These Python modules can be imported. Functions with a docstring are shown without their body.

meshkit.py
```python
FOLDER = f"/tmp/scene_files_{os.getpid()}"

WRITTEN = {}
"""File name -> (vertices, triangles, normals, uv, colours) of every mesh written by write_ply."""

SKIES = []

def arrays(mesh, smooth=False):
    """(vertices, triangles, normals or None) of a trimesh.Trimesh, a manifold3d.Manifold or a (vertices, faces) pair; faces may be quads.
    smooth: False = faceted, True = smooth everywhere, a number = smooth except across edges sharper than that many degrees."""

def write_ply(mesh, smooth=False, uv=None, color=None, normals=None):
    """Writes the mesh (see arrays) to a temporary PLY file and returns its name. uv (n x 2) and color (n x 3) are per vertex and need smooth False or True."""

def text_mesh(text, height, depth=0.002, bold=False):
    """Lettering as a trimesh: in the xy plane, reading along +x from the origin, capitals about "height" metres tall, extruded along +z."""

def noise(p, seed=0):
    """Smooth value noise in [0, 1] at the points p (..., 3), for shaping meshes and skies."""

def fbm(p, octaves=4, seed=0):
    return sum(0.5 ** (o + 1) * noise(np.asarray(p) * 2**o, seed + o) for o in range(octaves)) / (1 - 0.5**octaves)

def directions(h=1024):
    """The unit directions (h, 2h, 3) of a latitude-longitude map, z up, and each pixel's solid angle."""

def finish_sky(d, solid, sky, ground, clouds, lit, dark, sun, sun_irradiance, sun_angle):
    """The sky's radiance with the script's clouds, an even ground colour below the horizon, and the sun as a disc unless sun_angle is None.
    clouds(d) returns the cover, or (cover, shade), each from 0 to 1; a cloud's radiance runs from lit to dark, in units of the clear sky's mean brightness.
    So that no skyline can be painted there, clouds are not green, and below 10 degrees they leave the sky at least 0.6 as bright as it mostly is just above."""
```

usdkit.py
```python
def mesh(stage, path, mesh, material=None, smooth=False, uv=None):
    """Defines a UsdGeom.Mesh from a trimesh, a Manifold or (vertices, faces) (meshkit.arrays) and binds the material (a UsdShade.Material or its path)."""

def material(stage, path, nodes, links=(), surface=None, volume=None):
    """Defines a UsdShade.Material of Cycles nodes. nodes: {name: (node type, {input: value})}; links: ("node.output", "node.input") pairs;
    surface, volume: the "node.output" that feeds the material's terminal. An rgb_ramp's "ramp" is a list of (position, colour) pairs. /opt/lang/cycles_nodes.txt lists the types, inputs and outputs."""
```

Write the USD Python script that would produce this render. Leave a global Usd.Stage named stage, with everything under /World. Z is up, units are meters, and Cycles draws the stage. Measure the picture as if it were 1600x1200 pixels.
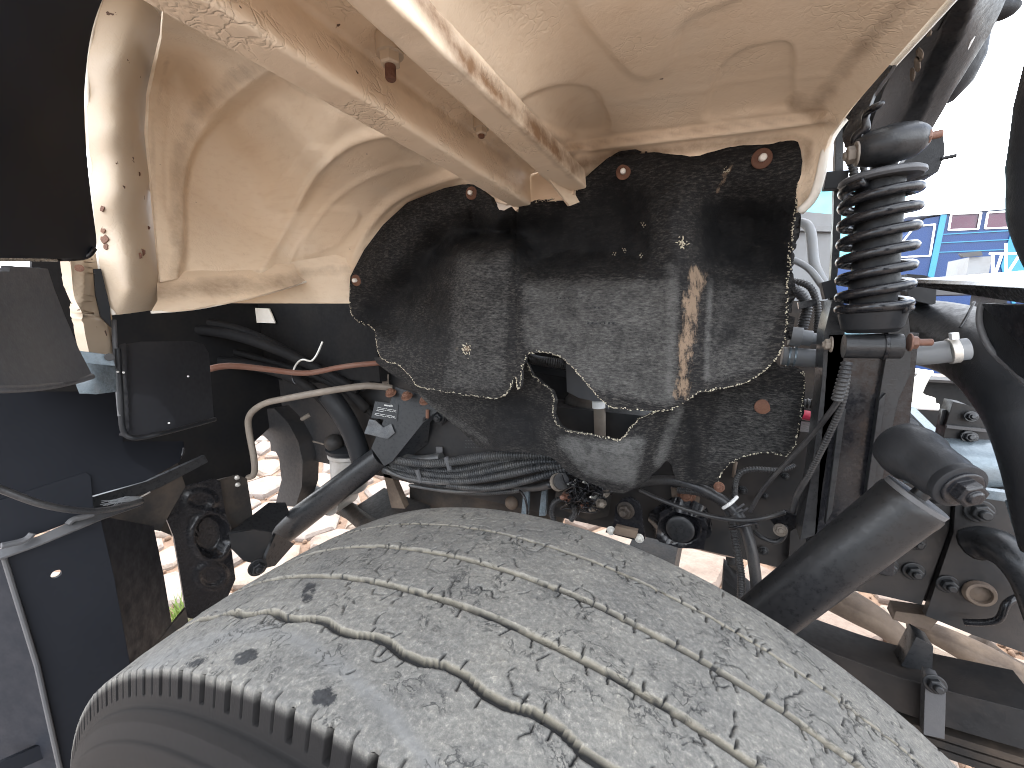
import math, numpy as np, trimesh, usdkit, meshkit
from scipy.interpolate import RBFInterpolator, CubicSpline
from scipy.spatial import Delaunay, Voronoi, cKDTree
from shapely import contains_xy
from shapely.geometry import Polygon, LineString, Point
import shapely
from pxr import Usd, UsdGeom, UsdLux, UsdShade, Gf, Sdf, Vt

stage = Usd.Stage.CreateInMemory()
UsdGeom.SetStageUpAxis(stage, 'Z'); UsdGeom.SetStageMetersPerUnit(stage, 1.0)
UsdGeom.Xform.Define(stage, '/World')
rng = np.random.default_rng(7)

# ---------------------------------------------------------------- camera
# x runs towards the rear of the truck, y into the truck, z up; the tyre's centre stands over the origin.
CAM = np.array([0.1584, -0.2412, 1.2430]); YAW, PITCH, ROLL, FOC = 0.4804, 0.1754, -0.01386, 640.6
_c, _s = math.cos(YAW), math.sin(YAW)
FW = np.array([-_s * math.cos(PITCH), _c * math.cos(PITCH), -math.sin(PITCH)])
_r = np.array([_c, _s, 0.]); _u = np.cross(_r, FW)
RT = math.cos(ROLL) * _r + math.sin(ROLL) * _u; UP = -math.sin(ROLL) * _r + math.cos(ROLL) * _u
cam = UsdGeom.Camera.Define(stage, '/World/camera')
cam.AddTransformOp().Set(Gf.Matrix4d(*[float(a) for a in (*RT, 0, *UP, 0, *(-FW), 0, *CAM, 1)]))
cam.CreateHorizontalApertureAttr(36.0); cam.CreateVerticalApertureAttr(27.0)
cam.CreateFocalLengthAttr(36.0 * FOC / 1600); cam.CreateClippingRangeAttr(Gf.Vec2f(0.01, 500))
EXPOSURE = 1.65
cam.CreateExposureAttr(EXPOSURE)

# ---------------------------------------------------------------- sky and sun
SUN_EL, SUN_AZ = math.radians(56), math.atan2(-0.35, 0.94)          # rotation = atan2(x, y)
dome = UsdLux.DomeLight.Define(stage, '/World/sky')
dome.GetPrim().SetCustomDataByKey('kind', 'structure')
sky = usdkit.material(stage, '/World/Looks/sky', {
    'sky': ('sky_texture', {'sky_type': 'single_scattering', 'sun_disc': False, 'sun_elevation': SUN_EL, 'sun_rotation': SUN_AZ, 'aerosol_density': 2.0}),
    'tc': ('texture_coordinate', {}), 'n': ('noise_texture', {'scale': 2.2, 'detail': 6.0, 'roughness': 0.6}),
    'r': ('rgb_ramp', {'ramp': [(0.38, (0, 0, 0)), (0.6, (1, 1, 1))]}),
    'm': ('mix', {'color2': (14., 14.4, 15.)}),
    'b': ('background_shader', {'strength': 0.13})},
    [('tc.generated', 'n.vector'), ('n.fac', 'r.fac'), ('r.color', 'm.fac'), ('sky.color', 'm.color1'), ('m.color', 'b.color')], surface='b.background')
UsdShade.MaterialBindingAPI.Apply(dome.GetPrim()).Bind(sky)
sun = UsdLux.DistantLight.Define(stage, '/World/sun')
sun.CreateNormalizeAttr(True); sun.CreateIntensityAttr(0.52); sun.CreateAngleAttr(0.53); sun.CreateColorAttr(Gf.Vec3f(1, 0.95, 0.87))
sd = np.array([math.sin(SUN_AZ) * math.cos(SUN_EL), math.cos(SUN_AZ) * math.cos(SUN_EL), math.sin(SUN_EL)])
zx = sd; xx = np.cross([0, 0, 1.], zx); xx /= np.linalg.norm(xx); yx = np.cross(zx, xx)
sun.AddTransformOp().Set(Gf.Matrix4d(*[float(a) for a in (*xx, 0, *yx, 0, *zx, 0, 0, 0, 20, 1)]))

# ---------------------------------------------------------------- names and properties
used = {}
def numbered(parent, name):
    k = used.get((parent, name), 0); used[(parent, name)] = k + 1
    return f'{parent}/{name}' if k == 0 else f'{parent}/{name}_{k:03d}'
def tag(prim, label=None, category=None, group=None, kind=None):
    for k, v in (('label', label), ('category', category), ('group', group), ('kind', kind)):
        if v: prim.SetCustomDataByKey(k, v)
    return prim
def holder(name, parent='/World', **kw):
    p = numbered(parent, name); x = UsdGeom.Xform.Define(stage, p); tag(x.GetPrim(), **kw); return p
def part(name, mesh, mat, parent, smooth=35, attrs=None, **kw):
    p = numbered(parent, name)
    m = usdkit.mesh(stage, p, mesh, '/World/Looks/' + mat, smooth=smooth)
    if attrs:
        for k, v in attrs.items():
            UsdGeom.PrimvarsAPI(m).CreatePrimvar(k, Sdf.ValueTypeNames.FloatArray, 'vertex').Set(Vt.FloatArray.FromNumpy(np.asarray(v, np.float32)))
    tag(m.GetPrim(), **kw)
    return p

# ---------------------------------------------------------------- points seen through the photograph's lens, laid on planes of the truck
def ray(px, py): return FW + (px - 800) / FOC * RT - (py - 600) / FOC * UP
def Y(px, py, y): d = ray(px, py); return CAM + d * (y - CAM[1]) / d[1]
def X(px, py, x): d = ray(px, py); return CAM + d * (x - CAM[0]) / d[0]
def Z(px, py, z): d = ray(px, py); return CAM + d * (z - CAM[2]) / d[2]
def cy(px, py, y): return (px, py, 1 / ((Y(px, py, y) - CAM) @ FW))
def cx(px, py, x): return (px, py, 1 / ((X(px, py, x) - CAM) @ FW))
def cz(px, py, z): return (px, py, 1 / ((Z(px, py, z) - CAM) @ FW))
def px_of(P):
    d = np.asarray(P) - CAM; z = d @ FW
    return np.stack([800 + FOC * (d @ RT) / z, 600 - FOC * (d @ UP) / z], -1)
def dep(P): return (np.asarray(P) - CAM) @ FW
norm = lambda v: np.asarray(v, float) / np.linalg.norm(v)

# ---------------------------------------------------------------- shapes
def spline(P, n=8):
    P = np.asarray(P, float)
    if len(P) < 3: return P[0] + (P[-1] - P[0]) * np.linspace(0, 1, n * max(1, len(P) - 1) + 1)[:, None]
    t = np.r_[0, np.cumsum(np.linalg.norm(np.diff(P, axis=0), axis=1) ** 0.5)]
    return CubicSpline(t, P, bc_type='natural')(np.linspace(0, t[-1], n * (len(P) - 1) + 1))
def sweep(P, R, sides=12, cap=True):
    """a tube along the points P with radii R"""
    P = np.asarray(P, float); R = np.broadcast_to(np.asarray(R, float), (len(P),))
    t = np.gradient(P, axis=0); t /= np.linalg.norm(t, axis=1, keepdims=True) + 1e-12
    a = np.cross(t[0], [0, 0, 1.] if abs(t[0][2]) < .9 else [1., 0, 0]); a /= np.linalg.norm(a)
    V = []; ang = np.arange(sides) * 2 * np.pi / sides
    for i in range(len(P)):
        a = a - t[i] * (a @ t[i]); a /= np.linalg.norm(a) + 1e-12; b = np.cross(t[i], a)
        V.append(P[i] + R[i] * (np.cos(ang)[:, None] * a + np.sin(ang)[:, None] * b))
    V = np.vstack(V); i, j = np.meshgrid(np.arange(len(P) - 1), np.arange(sides), indexing='ij')
    q = np.stack([i * sides + j, i * sides + (j + 1) % sides, (i + 1) * sides + (j + 1) % sides, (i + 1) * sides + j], -1).reshape(-1, 4)
    F = [q[:, [0, 1, 2]], q[:, [0, 2, 3]]]
    if cap:
        n = len(V); V = np.vstack([V, P[0], P[-1]]); k = np.arange(sides); e = (len(P) - 1) * sides
        F += [np.stack([np.full(sides, n), (k + 1) % sides, k], 1), np.stack([np.full(sides, n + 1), e + k, e + (k + 1) % sides], 1)]
    return V, np.vstack(F)
def join(*ms):
    V, F, o = [], [], 0
    for m in ms:
        v, f = (m.vertices, m.faces) if hasattr(m, 'vertices') else m
        V.append(np.asarray(v)); F.append(np.asarray(f) + o); o += len(v)
    return np.vstack(V), np.vstack(F)
def px3(pts): return np.array([Y(*p) for p in pts])
def shrink(P):
    """how much the wide lens stretches a tube's width at each of its points"""
    q = px_of(P); d = np.gradient(q, axis=0); d /= np.linalg.norm(d, axis=1, keepdims=True) + 1e-9; r = (q - [800, 600]) / FOC
    return 1 / np.sqrt(1 + (r[:, 0] * -d[:, 1] + r[:, 1] * d[:, 0]) ** 2)
def tube_px(pts, rpx, n=8, sides=12, smooth=True):
    """pts: (px, py, y); the radius in photograph pixels at the tube's mean distance"""
    P = px3(pts); r = np.array(rpx) * dep(P) * shrink(P) / FOC if np.ndim(rpx) else rpx * np.mean(dep(P) * shrink(P)) / FOC
    Q = spline(P, n) if smooth else P
    if np.ndim(r): r = np.interp(np.linspace(0, 1, len(Q)), np.linspace(0, 1, len(P)), r)
    return sweep(Q, r, sides)
def corr_px(pts, rpx, pitch=0.0042, depth=0.16, sides=12):
    P = px3(pts); r = rpx * np.mean(dep(P) * shrink(P)) / FOC
    Q = spline(P, 24); L = np.r_[0, np.cumsum(np.linalg.norm(np.diff(Q, axis=0), axis=1))]
    n = int(L[-1] / pitch * 4) + 2
    s = np.linspace(0, L[-1], n); Q = np.stack([np.interp(s, L, Q[:, k]) for k in range(3)], 1)
    return sweep(Q, r * (1 - depth * (np.arange(n) % 4 >= 2)), sides)
def bar(p0, p1, w, h, up=(0, 0, 1)):
    p0, p1 = np.asarray(p0, float), np.asarray(p1, float); t = norm(p1 - p0); s = norm(np.cross(t, up)); u = np.cross(s, t)
    c = [p + a * s * w / 2 + b * u * h / 2 for p in (p0, p1) for a, b in ((-1, -1), (1, -1), (1, 1), (-1, 1))]
    return np.array(c), np.array([[0, 3, 2], [0, 2, 1], [4, 5, 6], [4, 6, 7]] + [x for k in range(4) for x in ([k, (k + 1) % 4, 4 + (k + 1) % 4], [k, 4 + (k + 1) % 4, 4 + k])])
def frame_of(axis):
    a = norm(axis); b = norm(np.cross(a, [0, 0, 1.] if abs(a[2]) < .9 else [1., 0, 0])); return b, np.cross(a, b), a
def lathe(profile, base, axis, sides=24, spin=0.0, hexa=False):
    """profile: (radius, height along the axis)"""
    b, c, a = frame_of(axis); P = np.asarray(profile, float); n = 6 if hexa else sides
    ang = np.arange(n) * 2 * np.pi / n + spin
    V = np.vstack([base + h * a + r * (np.cos(ang)[:, None] * b + np.sin(ang)[:, None] * c) for r, h in P])
    i, j = np.meshgrid(np.arange(len(P) - 1), np.arange(n), indexing='ij')
    q = np.stack([i * n + j, i * n + (j + 1) % n, (i + 1) * n + (j + 1) % n, (i + 1) * n + j], -1).reshape(-1, 4)
    F = [q[:, [0, 1, 2]], q[:, [0, 2, 3]]]; m = len(V); V = np.vstack([V, base + P[0, 1] * a, base + P[-1, 1] * a]); k = np.arange(n); e = (len(P) - 1) * n
    F += [np.stack([np.full(n, m), (k + 1) % n, k], 1), np.stack([np.full(n, m + 1), e + k, e + (k + 1) % n], 1)]
    return V, np.vstack(F)
def bolt(p, axis, r, stud=0.6, spin=0.3):
    """hexagon head on a washer with a stud end"""
    p = np.asarray(p, float); a = norm(axis)
    return join(lathe([(r * 1.35, 0), (r * 1.42, r * .08), (r * 1.42, r * .22), (r * 1.3, r * .28)], p, a),
                lathe([(r * 1.0, r * .28), (r * 1.02, r * .34), (r * 1.02, r * 1.0), (r * .86, r * 1.12)], p, a, spin=spin, hexa=True),
                lathe([(r * .55, r * 1.1), (r * .55, r * (1.1 + stud)), (r * .42, r * (1.22 + stud))], p, a, 14))
def curve(pts, closed=True, n=6):
    P = np.asarray(pts, float)
    if closed:
        P = np.vstack([P, P[:1]]); t = np.r_[0, np.cumsum(np.linalg.norm(np.diff(P, axis=0), axis=1) ** .5)]
        return CubicSpline(t, P, bc_type='periodic')(np.linspace(0, t[-1], n * (len(P) - 1) + 1))[:-1]
    t = np.r_[0, np.cumsum(np.linalg.norm(np.diff(P, axis=0), axis=1) ** .5)]
    return CubicSpline(t, P, bc_type='natural')(np.linspace(0, t[-1], n * (len(P) - 1) + 1))
def smoothstep(x): x = np.clip(x, 0, 1); return x * x * (3 - 2 * x)
def surf(outline, ctrl, step=14, thick=0.004, ridges=(), plates=(), kernel='thin_plate_spline', rough=0.0, rscale=40, holes=(), smooth_in=0.0, jag=0.0, want_rim=False):
    """A sheet of the given thickness: its outline as seen, its distance from control points; ridges (polyline, width px, height m) and plates (polygon, width px, height m) are pressed into it."""
    poly = Polygon(outline, holes)
    if not poly.is_valid: poly = poly.buffer(0)
    if poly.geom_type != 'Polygon': poly = max(poly.geoms, key=lambda g: g.area)
    B = []; rings = []
    for ring in [poly.exterior, *poly.interiors]:
        c = np.array(ring.coords); L = ring.length; seg = []
        for a, b in zip(c[:-1], c[1:]):
            k = max(1, int(round(np.linalg.norm(b - a) / step))); seg.append(a + (b - a) * np.linspace(0, 1, k, endpoint=False)[:, None])
        seg = np.vstack(seg)
        if jag: seg = seg + rng.normal(0, jag, seg.shape)
        rings.append((sum(map(len, B)), len(seg))); B.append(seg)
    B = np.vstack(B); x0, y0, x1, y1 = poly.bounds
    gx, gy = np.meshgrid(np.arange(x0, x1, step), np.arange(y0, y1, step * .87)); gx = gx + (np.arange(len(gx)) % 2)[:, None] * step / 2
    inn = poly.buffer(-step * .55); G = np.stack([gx.ravel(), gy.ravel()], 1)
    G = G[contains_xy(inn, G[:, 0], G[:, 1])] if not inn.is_empty else G[:0]
    Q = np.vstack([B, G]); T = Delaunay(Q).simplices; C = Q[T].mean(1)
    T = T[contains_xy(poly.buffer(0.01 + 2 * jag), C[:, 0], C[:, 1])]
    ab, ac = Q[T[:, 1]] - Q[T[:, 0]], Q[T[:, 2]] - Q[T[:, 0]]; cr = ab[:, 0] * ac[:, 1] - ab[:, 1] * ac[:, 0]
    T = T[np.abs(cr) > 1e-3]; cr = cr[np.abs(cr) > 1e-3]
    T[cr > 0] = T[cr > 0][:, ::-1]                              # counter-clockwise as seen (y runs down in the picture)
    ct = np.array(ctrl, float)
    if len(ct) == 3:
        co = np.linalg.solve(np.c_[ct[:, :2], np.ones(3)], ct[:, 2]); inv = Q @ co[:2] + co[2]
    else: inv = RBFInterpolator(ct[:, :2], ct[:, 2], kernel=kernel, smoothing=smooth_in, degree=1)(Q)
    d = FW + (Q[:, :1] - 800) / FOC * RT - (Q[:, 1:] - 600) / FOC * UP
    V = CAM + d / inv[:, None]
    def normals(V):
        n = np.zeros_like(V); fn = np.cross(V[T[:, 1]] - V[T[:, 0]], V[T[:, 2]] - V[T[:, 0]])
        for k in range(3): np.add.at(n, T[:, k], fn)
        n /= np.linalg.norm(n, axis=1, keepdims=True) + 1e-12
        n[((CAM - V) * n).sum(1) < 0] *= -1
        return n
    N = normals(V); H = np.zeros(len(Q)); sp = shapely.points(Q)
    for line, w, h in ridges: H += h * np.exp(-(shapely.distance(sp, LineString(line)) / w) ** 2)
    for pl, w, h in plates:
        g = Polygon(pl).buffer(0); dd = shapely.distance(sp, g.boundary) * np.where(contains_xy(g, Q[:, 0], Q[:, 1]), 1, -1); H += h * smoothstep(dd / w + .5)
    if rough: H += rough * meshkit.fbm(V * rscale)
    V = V + N * H[:, None]; N = normals(V); W = V - N * thick; n = len(V)
    F = [T, T[:, ::-1] + n]; rim = []
    nb = len(B)
    for o, m in rings:                                          # the rim has vertices of its own, so that its edge shades as an edge
        k = o + np.arange(m); l = o + (np.arange(m) + 1) % m
        rim += [np.stack([k, l, l + nb], 1) + 2 * n, np.stack([k, l + nb, k + nb], 1) + 2 * n]
    out = (np.vstack([V, W, V[:nb], W[:nb]]), np.vstack(F + rim))
    return (out, V, N, Q, rings) if want_rim else out
def plate(pts, ctrl, thick=0.006, step=40, **k): return surf(pts, ctrl, step=step, thick=thick, **k)
def tri_of(pts):
    P = np.asarray(pts, float); a, b = P[P[:, 0].argmin()], P[P[:, 0].argmax()]
    n = np.array([-(b - a)[1], (b - a)[0]]); c = P[np.abs((P - a) @ n).argmax()]
    return a, b, c
def onx(pts, x): return [cx(p[0], p[1], x) for p in tri_of(pts)]
def ony(pts, y): return [cy(p[0], p[1], y) for p in tri_of(pts)]
def onz(pts, z): return [cz(p[0], p[1], z) for p in tri_of(pts)]
def box3(x0, x1, y0, y1, z0, z1):
    b = trimesh.creation.box((x1 - x0, y1 - y0, z1 - z0)); b.apply_translation(((x0 + x1) / 2, (y0 + y1) / 2, (z0 + z1) / 2)); return b
def rect(x0, y0, x1, y1): return [(x0, y0), (x1, y0), (x1, y1), (x0, y1)]

# ---------------------------------------------------------------- materials
def M(name, nodes, links, surface='p.BSDF'): usdkit.material(stage, '/World/Looks/' + name, nodes, links, surface=surface)
def painted(name, col, rough=.45, dust=(.09, .08, .07), amount=.5, spec=.5, bump=.15, scale=9, rust=None, bevel=.0014, metal=0.0, fine=500):
    """paint with a film of dust, scuffs, and an orange-peel relief"""
    nd = {'g': ('geometry', {}), 'n': ('noise_texture', {'scale': scale, 'detail': 8., 'roughness': .65}),
          'r': ('rgb_ramp', {'ramp': [(.42, (0, 0, 0)), (.75, (amount,) * 3)]}), 'm': ('mix', {'color1': col, 'color2': dust}),
          'n2': ('noise_texture', {'scale': scale * 14., 'detail': 4., 'roughness': .7}), 'r2': ('map_range', {'from_min': .3, 'from_max': .7, 'to_min': rough - .12, 'to_max': rough + .16}),
          'n3': ('noise_texture', {'scale': float(fine), 'detail': 2.}), 'b': ('bump', {'strength': bump, 'distance': .0012}), 'p': ('principled_bsdf', {'specular_ior_level': spec, 'metallic': metal})}
    ln = [('g.position', 'n.vector'), ('g.position', 'n2.vector'), ('g.position', 'n3.vector'), ('n.fac', 'r.fac'), ('r.color', 'm.fac'), ('n2.fac', 'r2.value'), ('r2.result', 'p.roughness'), ('n3.fac', 'b.height'), ('b.normal', 'p.normal')]
    last = 'm.color'
    if bevel: nd['v'] = ('bevel', {'samples': 4, 'radius': bevel}); ln.append(('v.bevel', 'b.normal'))
    if rust:
        nd.update({'nr': ('noise_texture', {'scale': scale * 5., 'detail': 6., 'roughness': .7}), 'rr': ('rgb_ramp', {'ramp': [(rust, (0, 0, 0)), (rust + .03, (1, 1, 1))]}), 'mr': ('mix', {'color2': (.11, .045, .022)})})
        ln += [('g.position', 'nr.vector'), ('nr.fac', 'rr.fac'), ('rr.color', 'mr.fac'), (last, 'mr.color1')]; last = 'mr.color'
    ln.append((last, 'p.base_color')); M(name, nd, ln)
painted('black_paint', (.008, .0085, .0095), .34, (.028, .027, .026), .35, spec=.45)
painted('black_frame', (.010, .010, .0105), .48, (.05, .04, .034), .7, scale=7, spec=.4)
painted('black_gloss', (.005, .005, .006), .2, (.018, .018, .018), .3, bump=.06)
painted('rail_gloss', (.02, .02, .022), .16, (.03, .03, .03), .3, spec=1.0, bump=.03)
painted('black_plastic', (.0075, .0082, .0095), .44, (.022, .0215, .022), .3, fine=900, bump=.2, spec=.28)
painted('black_panel', (.010, .0112, .0145), .55, (.022, .023, .027), .3, fine=1600, bump=.02, spec=.16, scale=3)
painted('box_black', (.016, .0165, .019), .5, (.03, .03, .032), .4, spec=.3, bump=.05)
painted('void_black', (.004, .004, .0045), .7, (.014, .012, .010), .6, spec=.15)  # near-black: the shade of the dark recesses is put into the colour
painted('hose_grey', (.035, .036, .038), .36, (.12, .115, .105), .7, scale=25)
painted('damper_black', (.0045, .0045, .005), .36, (.013, .0125, .012), .5, spec=.36, bump=.05)
M('navy_black', {'p': ('principled_bsdf', {'base_color': (.011, .0135, .019), 'roughness': .62, 'specular_ior_level': .1})}, [])
painted('grey_plastic', (.055, .056, .06), .5, (.1, .095, .09), .5)
painted('grey_part', (.24, .25, .26), .45, (.16, .15, .14), .6)
painted('alloy', (.42, .41, .39), .45, (.2, .16, .12), .7, metal=.3)
painted('rust', (.10, .042, .024), .75, (.2, .10, .06), .8, scale=30, bump=.6, fine=700)
painted('zinc', (.55, .54, .5), .35, (.3, .2, .14), .7, metal=.6)
painted('stud_white', (.75, .72, .66), .4, (.4, .33, .26), .6)
painted('hose', (.012, .012, .013), .36, (.055, .052, .048), .6, scale=25)
painted('grey_hose', (.17, .18, .19), .5, (.2, .19, .17), .6, scale=14)
painted('dusty_pipe', (.14, .118, .095), .6, (.22, .185, .15), .8, scale=18)
painted('rusty_pipe', (.14, .06, .038), .6, (.16, .10, .075), .8, scale=18)
painted('dirty_black', (.014, .0125, .0115), .6, (.075, .055, .04), .85, scale=11, spec=.35)
painted('brown_dirt', (.09, .065, .048), .7, (.19, .14, .1), .9, scale=14)
painted('steel_blue', (.15, .19, .215), .28, (.24, .26, .28), .5, metal=.4)
painted('red_tube', (.33, .02, .045), .4, (.25, .1, .1), .5)
painted('raw_edge', (.55, .5, .38), .9, (.2, .18, .14), .9, scale=160, bump=.9, bevel=0)
painted('sticker', (.004, .004, .005), .35, (.02, .02, .02), .3, bevel=0)
painted('print_white', (.7, .7, .68), .6, (.4, .4, .4), .6, scale=80, bevel=0)
painted('tape', (.04, .042, .045), .3, (.12, .12, .12), .7, scale=40)
painted('van_blue', (.006, .028, .105), .25, (.01, .04, .13), .4, bevel=0)
painted('van_dark', (.02, .03, .07), .3, (.03, .04, .08), .4, bevel=0)
painted('van_light', (.03, .19, .33), .3, (.05, .24, .38), .4, bevel=0)
painted('van_roof', (.6, .68, .72), .35, (.5, .55, .6), .4, bevel=0)
painted('window_magenta', (.4, .015, .09), .7, (.3, .02, .08), .5, bevel=0)
painted('turquoise', (.17, .52, .56), .8, (.3, .5, .52), .6, bevel=0, scale=2)
painted('white_metal', (.75, .76, .76), .4, (.5, .5, .48), .5)
painted('tyre_rim', (.5, .5, .5), .4, (.2, .17, .14), .7)
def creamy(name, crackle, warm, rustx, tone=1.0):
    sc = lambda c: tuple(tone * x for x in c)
    nd = {'g': ('geometry', {}), 'at': ('attribute', {'attribute': 'brown_tone'}),
          'n': ('noise_texture', {'scale': 6., 'detail': 6., 'roughness': .6}), 'r': ('rgb_ramp', {'ramp': [(.3, sc((.72, .575, .42))), (.55, sc((.745, .61, .46))), (.8, sc((.72, .625, .50)))]}),
          'mp': ('mapping', {'scale': (3., 14., 30.)}), 'nb': ('noise_texture', {'scale': 4., 'detail': 7., 'roughness': .7}), 'rb': ('rgb_ramp', {'ramp': [(.5, (0, 0, 0)), (.85, (warm * .55,) * 3)]}),
          'mb': ('mix', {'color2': (.42, .24, .12)}), 'ms': ('mix', {'color2': (.15, .082, .042)}),
          'nst': ('noise_texture', {'scale': 22., 'detail': 6., 'roughness': .7}), 'st': ('math', {'math_type': 'multiply'}), 'st2': ('map_range', {'from_min': .2, 'from_max': .75, 'clamp': True}),
          'ns': ('noise_texture', {'scale': 60., 'detail': 3., 'roughness': .5}), 'rs': ('rgb_ramp', {'ramp': [(rustx, (0, 0, 0)), (rustx + .012, (1, 1, 1))]}), 'mr': ('mix', {'color2': (.07, .035, .022)}),
          'v1': ('noise_texture', {'scale': 130., 'detail': 3., 'roughness': .6, 'distortion': 1.2}), 'v2': ('noise_texture', {'scale': 420., 'detail': 3.}),
          'v3': ('voronoi_texture', {'feature': 'distance_to_edge', 'scale': 85.}), 'd3': ('noise_texture', {'scale': 60., 'detail': 2.}), 'md3': ('vector_math', {'math_type': 'multiply_add', 'vector2': (.03, .03, .03)}),
          'c3': ('map_range', {'from_min': 0., 'from_max': .12, 'clamp': True}), 'nm': ('noise_texture', {'scale': 14., 'detail': 3.}), 'rm': ('map_range', {'from_min': .5, 'from_max': .62, 'to_max': crackle, 'clamp': True}),
          'x3': ('mix_float', {'a': 1.}), 'b3': ('bump', {'strength': .55, 'distance': .0018}), 'b1': ('bump', {'strength': .16, 'distance': .0016}), 'b2': ('bump', {'strength': .12, 'distance': .0008}),
          'p': ('principled_bsdf', {'roughness': .48, 'specular_ior_level': .45})}
    ln = [('g.position', k + '.vector') for k in ('n', 'mp', 'ns', 'v1', 'v2', 'd3', 'nm', 'nst')] + [('mp.vector', 'nb.vector'), ('d3.color', 'md3.vector1'), ('g.position', 'md3.vector3'), ('md3.vector', 'v3.vector'),
          ('n.fac', 'r.fac'), ('nb.fac', 'rb.fac'), ('rb.color', 'mb.fac'), ('r.color', 'mb.color1'), ('mb.color', 'ms.color1'), ('at.fac', 'st.value1'), ('nst.fac', 'st.value2'), ('st.value', 'st2.value'), ('st2.result', 'ms.fac'),
          ('ns.fac', 'rs.fac'), ('rs.color', 'mr.fac'), ('ms.color', 'mr.color1'), ('mr.color', 'p.base_color'),
          ('v3.distance', 'c3.value'), ('nm.fac', 'rm.value'), ('rm.result', 'x3.fac'), ('c3.result', 'x3.b'), ('x3.result', 'b3.height'), ('v1.fac', 'b1.height'), ('v2.fac', 'b2.height'), ('b3.normal', 'b1.normal'), ('b1.normal', 'b2.normal'), ('b2.normal', 'p.normal')]
    M(name, nd, ln)
creamy('cream_paint', .25, .55, .76)
creamy('cream_crackled', 1.0, .4, .74)
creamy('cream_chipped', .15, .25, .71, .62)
painted('cream_edge', (.78, .74, .66), .55, (.5, .42, .33), .6, bevel=0)
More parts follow.
